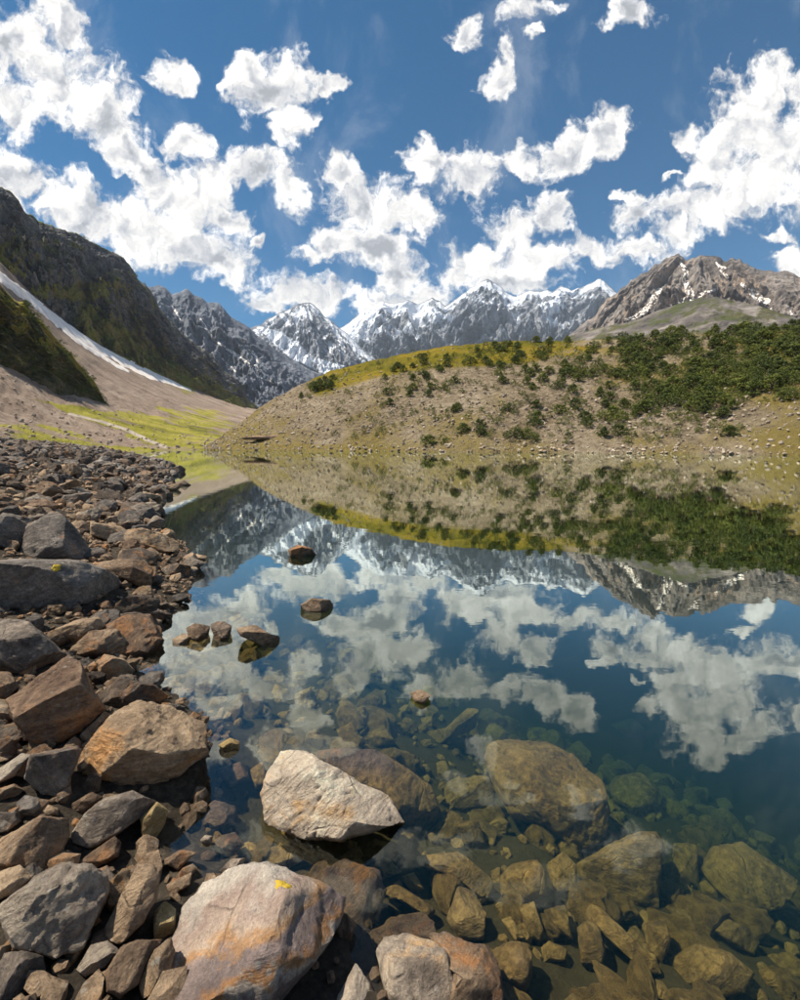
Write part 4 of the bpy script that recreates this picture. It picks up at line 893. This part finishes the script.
# the stony shore goes on beside and behind the view
_iv = in_view
in_view = lambda p, m=20: not _iv(p, 55)
around = scatter(1500, -9, 5, -5, 9, 0.06, 0.24, -1.6, 2.2, 2.0) + scatter(1300, -48, -9, -6, 42, 0.12, 0.42, -0.03, 2.8, 2.0)
in_view = _iv
around = [q for q in around if math.hypot(q[0], q[1]) > 0.45]
merged('shore_rubble', around, LOW, ROCK['grey'], 'grey brown rubble of the stony shore beyond the boulders', cat='rubble')
peb = scatter(2600, -6, 1.0, 0.8, 9, 0.015, 0.055, -0.12, 1.6)
merged('pebbles', peb, TINY, ROCK['brown'], 'small brown pebbles filling the gaps between shore rocks', cat='pebbles')
peb2 = scatter(450, -2, 3.5, 0.8, 4, 0.02, 0.06, -1.4, -0.05)
merged('lake_bed_pebbles', peb2, TINY, ROCK['tan'], 'small pebbles on the shallow lake bed', cat='pebbles')
# stones on the moraine and the meadow
def surface_items(P, n, rlo, rhi, acc, power=3.0):
    Q = P.reshape(-1, 3); out = []
    X, Y = px_of(Q)
    ok = np.where((X > -60) & (X < 860) & (Y > 330) & (Q[:, 2] > 0.0) & acc(X, Y, Q))[0]
    for i in rng.choice(ok, min(n, len(ok)), replace=False):
        j = rng.normal(size=2) * 0.3
        out.append((Q[i, 0] + j[0], Q[i, 1] + j[1], Q[i, 2], rlo + (rhi - rlo) * rng.uniform() ** power))
    return out
merged('hillside_stones', surface_items(PH[:, 1:-20], 9500, 0.09, 0.50, lambda X, Y, Q: (rng.uniform(size=len(X)) < 0.2 + 0.8 * sm(Y, 350, 420)), 4.0), TINY, ROCK['grey'], 'grey brown stones strewn over the moraine hillside', cat='stones')
merged('waterline_stones', surface_items(PH[:, 1:12], 420, 0.06, 0.42, lambda X, Y, Q: Q[:, 2] < 1.2), TINY, ROCK['pale'], 'pale stones along the far waterline', cat='stones')
merged('meadow_stones', surface_items(PS[:, 3:90], 900, 0.15, 0.8, lambda X, Y, Q: X < 240), TINY, ROCK['grey'], 'scattered stones on the meadow and lower scree', cat='stones')

# dark eroded bank at the foot of the hill
def far_ledge(pts, dist, label):
    o = np.array(pts, float); C = cast(BV_HILL, *o.mean(0))[0]
    if C is None: C = cast(BV_SCREE, *o.mean(0))[0]
    dist = (C - Vector((0, 0, CH))).length
    P, F_ = loose_rock(901, 4, 0.7, 3, 0.75)
    w = (o[:, 0].max() - o[:, 0].min()) / 2 / FPX * dist; h = (o[:, 1].max() - o[:, 1].min()) / 2 / FPX * dist
    ob = link('earth_bank', mesh_from('earth_bank', P * np.array([w, 2.0, h * 0.8]), F_), ROCK['brown'], None, C)
    ob.rotation_euler = (0, -0.03, 0.2); tag(ob, label, 'bank')
far_ledge([(244, 441), (300, 434)], 128, 'low dark eroded earth bank above the far waterline')

# ------------------------------------------------------------------ snow lying in gullies
m_snow, n = material('old_snow')
P_ = n.new('ShaderNodeNewGeometry').outputs['Position']
f1 = n.noise(P_, 0.09, 6, 0.65); f2 = n.noise(P_, 0.6, 5, 0.7)
c = n.mix(n.mapr(n.math('ADD', n.math('MULTIPLY', f1, 0.6), n.math('MULTIPLY', f2, 0.4)), 0.40, 0.60), (0.74, 0.66, 0.60), (0.95, 0.92, 0.88))
finish(n, c, 0.8, n.bump(f2, 0.4, 0.4), 0.3)
def snow_strip(bvh, pts, label, lift=0.6, ns=70, nw=7, edge=0.35, seed=0):
    """pts: (px, py, half width px) along the gully; laid on the slope as a thick sheet"""
    p = np.array(pts, float); L = np.concatenate([[0], np.cumsum(np.hypot(np.diff(p[:, 0]), np.diff(p[:, 1])))])
    s_ = np.linspace(0, L[-1], ns)
    x = np.interp(s_, L, p[:, 0]); y = np.interp(s_, L, p[:, 1]); w = np.interp(s_, L, p[:, 2])
    tx, ty = np.gradient(x), np.gradient(y); ln = np.hypot(tx, ty) + 1e-9; nx, ny = -ty / ln, tx / ln
    na = 1 + edge * 2.2 * fbm(V3(s_ / 7, seed + 0.5, 0), 4); nb_ = 1 + edge * 2.2 * fbm(V3(s_ / 7, seed + 7.5, 0), 4)
    V = np.full((ns, nw, 3), np.nan)
    for i in range(ns):
        for j in range(nw):
            q = -1 + 2 * j / (nw - 1); ww = w[i] * (na[i] if q < 0 else nb_[i]) * q
            h = cast(bvh, x[i] + nx[i] * ww, y[i] + ny[i] * ww)
            if h[0] is None: continue
            e = -0.5 if (j in (0, nw - 1) or i in (0, ns - 1)) else 1.0
            V[i, j] = (h[0] + (h[1] if h[1].z > 0 else -h[1]) * lift * e)[:]
    F = grid_faces(ns, nw); bad = np.isnan(V).any(-1).ravel()
    F = F[~bad[F].any(1)]
    # drop cells stretched across a skyline
    Q = np.nan_to_num(V.reshape(-1, 3)); rr = np.hypot(Q[:, 0], Q[:, 1])
    F = F[(rr[F].max(1) - rr[F].min(1)) < 0.12 * rr[F].max(1)]
    if len(F) == 0: return
    lab = np.arange(len(Q))                       # keep the one connected sheet
    for _ in range(400):
        m_ = lab[F].min(1); l2 = lab.copy(); np.minimum.at(l2, F.ravel(), np.repeat(m_, 4))
        if (l2 == lab).all(): break
        lab = l2
    ids, cnt = np.unique(lab[F[:, 0]], return_counts=True); F = F[lab[F[:, 0]] == ids[cnt.argmax()]]
    used = np.unique(F); mp_ = np.full(len(Q), -1); mp_[used] = np.arange(len(used)); Q = Q[used]; F = mp_[F]
    o = link('snow_patch', mesh_from('snow_patch', Q, F), m_snow); tag(o, label, 'snow', 'snow patches in the gullies')
snow_strip(BV_SCREE, [(-60, 225, 5), (-10, 268, 5), (2, 278, 4.5), (20, 291, 5), (40, 306, 5.5), (60, 321, 7), (75, 332, 6), (95, 345, 5), (115, 356, 5), (135, 367, 5), (155, 376, 4.5), (172, 383, 2.4), (192, 391, 0.8)], 'long snow tongue running down the scree slope', 0.7, 120, 7, 0.25, 1)
snow_strip(BV_SCREE, [(64, 329, 2.5), (78, 341, 2.5), (92, 350, 2.2), (105, 358, 2.2), (118, 366, 2), (130, 372, 1.0)], 'thin snow strip alongside the long snow tongue', 0.6, 60, 5, 0.3, 2)
snow_strip(BV_SCREE, [(46, 366, 1.2), (54, 373, 2.4), (64, 379, 2.6), (75, 382, 1.6), (84, 382, 3.2), (90, 387, 2)], 'short snow patch at the foot of the dark spur', 0.5, 50, 5, 0.3, 3)
for i, (pts, lb) in enumerate([
 ([(200, 318, 1), (206, 328, 1.2), (212, 337, 1), (220, 344, 1.2), (232, 352, 1.5), (244, 360, 1.4), (252, 367, 1)], 'curving snow gully low on the blue grey ridge'),
 ([(242, 340, 0.8), (248, 347, 1.4), (255, 355, 1.4), (258, 362, 1.6), (255, 369, 3.2), (262, 375, 4.5), (270, 380, 3), (276, 383, 1)], 'snow gully spreading into a fan on the blue grey ridge'),
 ([(172, 306, 1), (178, 315, 1.3), (181, 321, 0.8)], 'small snow streak high on the blue grey ridge'),
 ([(222, 358, 1), (230, 366, 1.2), (236, 372, 0.8)], 'short snow streak beside the dark slope edge')]):
    snow_strip(BV_BLUE, pts, lb, 1.5, 46, 5, 0.4, 10 + i)
for i, (pts, lb) in enumerate([
 ([(680, 262, 0.8), (686, 270, 1.8), (685, 280, 2.4), (688, 290, 3.2), (694, 297, 3), (683, 303, 4), (670, 309, 3.2), (660, 317, 2)], 'longest snow gully below the summit of the brown mountain'),
 ([(661, 288, 2.2), (656, 297, 3), (649, 305, 3), (643, 312, 2.5), (634, 317, 1.6), (624, 320, 0.8)], 'forked snow patch on the flank of the brown mountain'),
 ([(741, 283, 1.2), (750, 291, 2.6), (760, 298, 3.6), (770, 302, 2.2)], 'broad snow patch under the far shoulder of the brown mountain'),
 ([(770, 309, 1.4), (778, 315, 1.6), (788, 322, 1.8), (800, 329, 1.4)], 'thin snow gully trailing below the broad snow patch'),
 ([(790, 310, 1), (793, 318, 1.5), (796, 324, 1)], 'short snow streak beside the thin trailing gully'),
 ([(716, 262, 1.0), (720, 267, 1.8), (726, 268, 0.8)], 'tiny snow scrap near the second summit of the brown mountain'),
 ([(720, 270, 1), (726, 275, 1.6), (728, 278, 0.8)], 'small snow scrap under the second summit of the brown mountain'),
 ([(698, 296, 1.6), (708, 292, 1.4), (716, 289, 1)], 'side branch joining the longest snow gully')]):
    snow_strip(BV_BROWN, [(q_[0], q_[1], q_[2] * 1.15) for q_ in pts], lb, 1.3, 60, 7, 0.45, 20 + i)

# ------------------------------------------------------------------ bushes on the hill
m_leaf, n = material('juniper_leaf')
oi = n.new('ShaderNodeObjectInfo')
tn = n.math('ADD', n.math('MULTIPLY', n.attr('tint'), 0.65), n.math('MULTIPLY', oi.outputs['Random'], 0.35))
c = n.ramp(tn, [(0.1, (0.026, 0.042, 0.011)), (0.5, (0.082, 0.108, 0.018)), (0.9, (0.21, 0.22, 0.035))])
b = finish(n, c, 0.7, None, 0.25)
m_bark, n = material('bush_bark')
finish(n, n.mix(n.noise(n.new('ShaderNodeTexCoord').outputs['Object'], 9.0, 5), (0.05, 0.035, 0.022), (0.13, 0.10, 0.07)), 0.9)
def crown_mesh(seed, nclump, nleaf, shape):
    rg = np.random.default_rng(seed); V, F, T = [], [], []; k = 0
    for _ in range(nclump):
        a = rg.uniform(0, 6.283); rr = rg.uniform(0, 1) ** 0.5; zz = rg.uniform(0.02, 1.0)
        lim = np.interp(zz, [0.0, 0.25, 0.6, 1.0], shape)
        cen = np.array([rr * lim * math.cos(a), rr * lim * math.sin(a), 0.05 + 0.9 * zz * (1 - 0.25 * rr * rr)])
        cr = rg.uniform(0.08, 0.18); tb = rg.uniform(0, 0.55)
        for _ in range(nleaf):
            d = rg.normal(size=3); d /= np.linalg.norm(d); c0 = cen + d * cr * rg.uniform(0.55, 1.0)
            ax = np.cross(d, rg.normal(size=3)); ax /= np.linalg.norm(ax) + 1e-9; bx = np.cross(d, ax) + 0.5 * d * rg.normal()
            s1, s2 = rg.uniform(0.022, 0.045), rg.uniform(0.015, 0.030)
            V += [c0 - ax * s1, c0 - bx * s2, c0 + ax * s1, c0 + bx * s2]; F.append((k, k + 1, k + 2, k + 3)); k += 4
            T += [np.clip(tb + rg.uniform(0, 0.45), 0, 1)] * 4
    return np.array(V), np.array(F), np.array(T)
def tube(p0, p1, r0, r1, n=6):
    p0, p1 = np.array(p0), np.array(p1); d = p1 - p0; d /= np.linalg.norm(d); x = np.cross(d, (0.3, 0.9, 0.2)); x /= np.linalg.norm(x); y = np.cross(d, x)
    a = np.linspace(0, 2 * math.pi, n, endpoint=False); ring = np.cos(a)[:, None] * x + np.sin(a)[:, None] * y
    V = np.concatenate([p0 + ring * r0, p1 + ring * r1]); i = np.arange(n); j = (i + 1) % n
    return V, np.stack([i, j, n + j, n + i], -1)
def trunk_mesh(seed):
    rg = np.random.default_rng(seed); V, F, b = [], [], 0
    segs = [((0, 0, -0.15), (0.02, 0.01, 0.3), 0.05, 0.035)]
    for i in range(5):
        a = i * 1.256 + rg.uniform(0, 0.6); segs.append(((0.01, 0, 0.12 + 0.05 * i), (0.35 * math.cos(a), 0.35 * math.sin(a), 0.5 + 0.06 * i), 0.03, 0.008))
    for s_ in segs:
        v_, f_ = tube(*s_); V.append(v_); F.append(f_ + b); b += len(v_)
    return np.concatenate(V), np.concatenate(F)
SHAPES = [(0.5, 0.6, 0.52, 0.2), (0.6, 0.75, 0.65, 0.3), (0.42, 0.5, 0.42, 0.12), (0.75, 0.92, 0.75, 0.4), (0.5, 0.66, 0.6, 0.25), (0.45, 0.56, 0.54, 0.2)]
CRM, TRM, LOWC = [], [], []
for i, sh_ in enumerate(SHAPES):
    v_, f_, t_ = crown_mesh(300 + i, 80, 26, sh_); me = mesh_from('crown', v_, f_, False, {'tint': t_}); me.materials.append(m_leaf); CRM.append(me)
    v_, f_ = trunk_mesh(400 + i); me = mesh_from('trunk', v_, f_); me.materials.append(m_bark); TRM.append(me)
    LOWC.append(crown_mesh(330 + i, 34, 20, sh_))
def bush_density(x, y):
    ry = np.interp(x, [p[0] for p in hill_sky], [p[1] for p in hill_sky]); b_ = y - ry
    if b_ < 1: return 0
    d = 0.03
    d = max(d, 0.70 * float(sm(x, 500, 620) * sm(b_, 72, 25)))
    d = max(d, 1.0 * float(sm(x, 680, 740) * sm(b_, 78, 50)))
    d = max(d, 0.85 * float(sm(x, 350, 420) * sm(abs(b_ - 26), 28, 10)))
    d = max(d, 0.50 * float(sm(x, 520, 570) * sm(b_, 105, 65)))
    d = max(d, 0.22 * float(sm(b_, 112, 85) * sm(x, 350, 420)))
    if 298 < x < 338 and 2 < b_ < 20: d = 0.9
    if x > 720 and b_ > 60 + (760 - x) * 0.5 * (x < 760) and y > 392: d *= 0.12
    if y > 432: d *= 0.25
    if x < 298: d = 0
    return d
items = []; br_ = np.random.default_rng(91)
ZONES = [  # x0, x1, depth below the crest in px (lo, hi), count, height lo/hi in metres
 (300, 336, 4, 20, 18, 1.3, 2.6), (380, 540, 8, 50, 110, 1.0, 2.4), (470, 660, 1, 40, 115, 1.1, 2.7), (520, 690, 30, 82, 105, 1.1, 2.6),
 (620, 830, 1, 42, 200, 1.3, 3.5), (640, 800, 32, 74, 130, 1.2, 3.1), (400, 740, 60, 106, 110, 0.9, 2.2), (330, 470, 20, 80, 60, 0.8, 1.8), (340, 500, 0, 12, 18, 0.9, 1.8)]
for (x0, x1, b0_, b1_, cnt, h0, h1) in ZONES:
    got = tr_ = 0
    while got < cnt and tr_ < 2500:
        tr_ += 1
        x = br_.uniform(x0, x1); ry = np.interp(x, [p[0] for p in hill_sky], [p[1] for p in hill_sky]); y = ry + br_.uniform(b0_, b1_)
        if y > 446 or (x > 745 and y > 396 and br_.uniform() > 0.1): continue
        if br_.uniform() > 0.35 + 1.5 * max(0, 0.3 + float(fbm(np.array([[x / 26.0, y / 15.0, 1.5]]), 3)[0])): continue
        h = cast(BV_HILL, x, y)
        if h[0] is None or h[0].z < 0.3: continue
        hh = h0 + (h1 - h0) * br_.uniform() ** 1.5
        if any((h[0] - q[0]).length < 0.36 * (hh + q[1]) for q in items): continue
        items.append((h[0], hh, x, y, y - ry)); got += 1
items.sort(key=lambda q: -q[1])
def bush(q):
    p, hh, x, y, b_ = q
    if b_ < 14: lb, gp = 'leafy bush along the crest of the moraine hill', 'bushes along the hill crest'
    elif x > 640: lb, gp = 'dark bush of the dense thicket at the steep end of the hill', 'bushes of the dense thicket'
    elif b_ < 60: lb, gp = 'dark green bush of the scattered scrub high on the hillside', 'scattered bushes high on the hillside'
    else: lb, gp = 'lone small bush on the bare stony lower hillside', 'lone bushes on the stony lower hillside'
    k = int(br_.integers(6))
    e = bpy.data.objects.new('bush', None); COL.objects.link(e); e.location = p; e.empty_display_size = 0.2
    e.rotation_euler = (0, 0, br_.uniform(0, 6.28)); w = hh * br_.uniform(0.85, 1.3); e.scale = (w, w, hh)
    sz_ = 'tall ' if hh > 3.4 else ('medium ' if hh > 2.2 else 'low '); sp_ = ('rounded ', 'spreading ', 'narrow ', 'flattened ', 'full ', 'upright ')[k]
    tag(e, sz_ + sp_ + lb, 'bush', gp)
    for nm, me in (('crown', CRM[k]), ('trunk', TRM[k])):
        o = bpy.data.objects.new(nm, me); COL.objects.link(o); o.parent = e
for q in items[:290]: bush(q)
VV, FF, TT = [], [], []; b0 = 0
for (p, hh, x, y, b_) in items[290:]:
    V_, F_, T_ = LOWC[int(br_.integers(6))]; a = br_.uniform(0, 6.28); ca, sa = math.cos(a), math.sin(a)
    M = np.array([[ca, -sa, 0], [sa, ca, 0], [0, 0, 1]]) * hh
    VV.append(V_ @ M.T + np.array(p[:])); FF.append(F_ + b0); TT.append(T_); b0 += len(V_)
tag(link('shrubbery', mesh_from('shrubbery', np.concatenate(VV), np.concatenate(FF), False, {'tint': np.concatenate(TT)}), m_leaf), 'low dark scrub dotted between the bushes of the hill', 'scrub', kind='stuff')

def scrub(name, P, n_, acc, hlo, hhi, label):
    Q = P.reshape(-1, 3); X, Y = px_of(Q); ok = np.where(acc(X, Y) & (X > -90) & (X < 860))[0]
    VV, FF, TT = [], [], []; b0 = 0
    for i in br_.choice(ok, min(n_, len(ok)), replace=False):
        V_, F_, T_ = LOWC[int(br_.integers(6))]; a = br_.uniform(0, 6.28); ca, sa = math.cos(a), math.sin(a); hh = br_.uniform(hlo, hhi)
        M = np.array([[ca, -sa, 0], [sa, ca, 0], [0, 0, 0.8]]) * hh
        VV.append(V_ @ M.T + Q[i]); FF.append(F_ + b0); TT.append(T_ * 0.8); b0 += len(V_)
    tag(link(name, mesh_from(name, np.concatenate(VV), np.concatenate(FF), False, {'tint': np.concatenate(TT)}), m_leaf), label, 'scrub', kind='stuff')
scrub('shrubbery', PSP, 150, lambda X, Y: (br_.uniform(size=len(X)) < 0.25 + 0.75 * (fbm(V3(X / 22, Y / 14, 3.3), 3) > 0.02)) & (Y > 300), 1.5, 4.5, 'dark scrub covering the spur beside the snow tongue')
scrub('shrubbery', PDK, 200, lambda X, Y: (fbm(V3(X / 30, Y / 18, 7.3), 3) > 0.05) & (Y > 235), 4, 11, 'dark scrub clinging to the ledges of the dark mountain')

# ------------------------------------------------------------------ mountain air
m_air, n = material('mountain_air')
pv = n.new('ShaderNodeVolumePrincipled'); pv.inputs['Color'].default_value = (0.72, 0.84, 1.0, 1); pv.inputs['Density'].default_value = 5.0e-5
mo = n.new('ShaderNodeOutputMaterial'); n.l.new(pv.outputs[0], mo.inputs['Volume'])
bm = bmesh.new(); bmesh.ops.create_cube(bm, size=1.0)
for q in bm.verts:
    q.co.x = math.copysign(6600, q.co.x); q.co.y = math.copysign(6600, q.co.y); q.co.z = -9.5 if q.co.z < 0 else 1900
me = bpy.data.meshes.new('haze'); bm.to_mesh(me); bm.free()
tag(link('haze', me, m_air), 'thin blue mountain air over the whole valley', 'haze', kind='stuff')
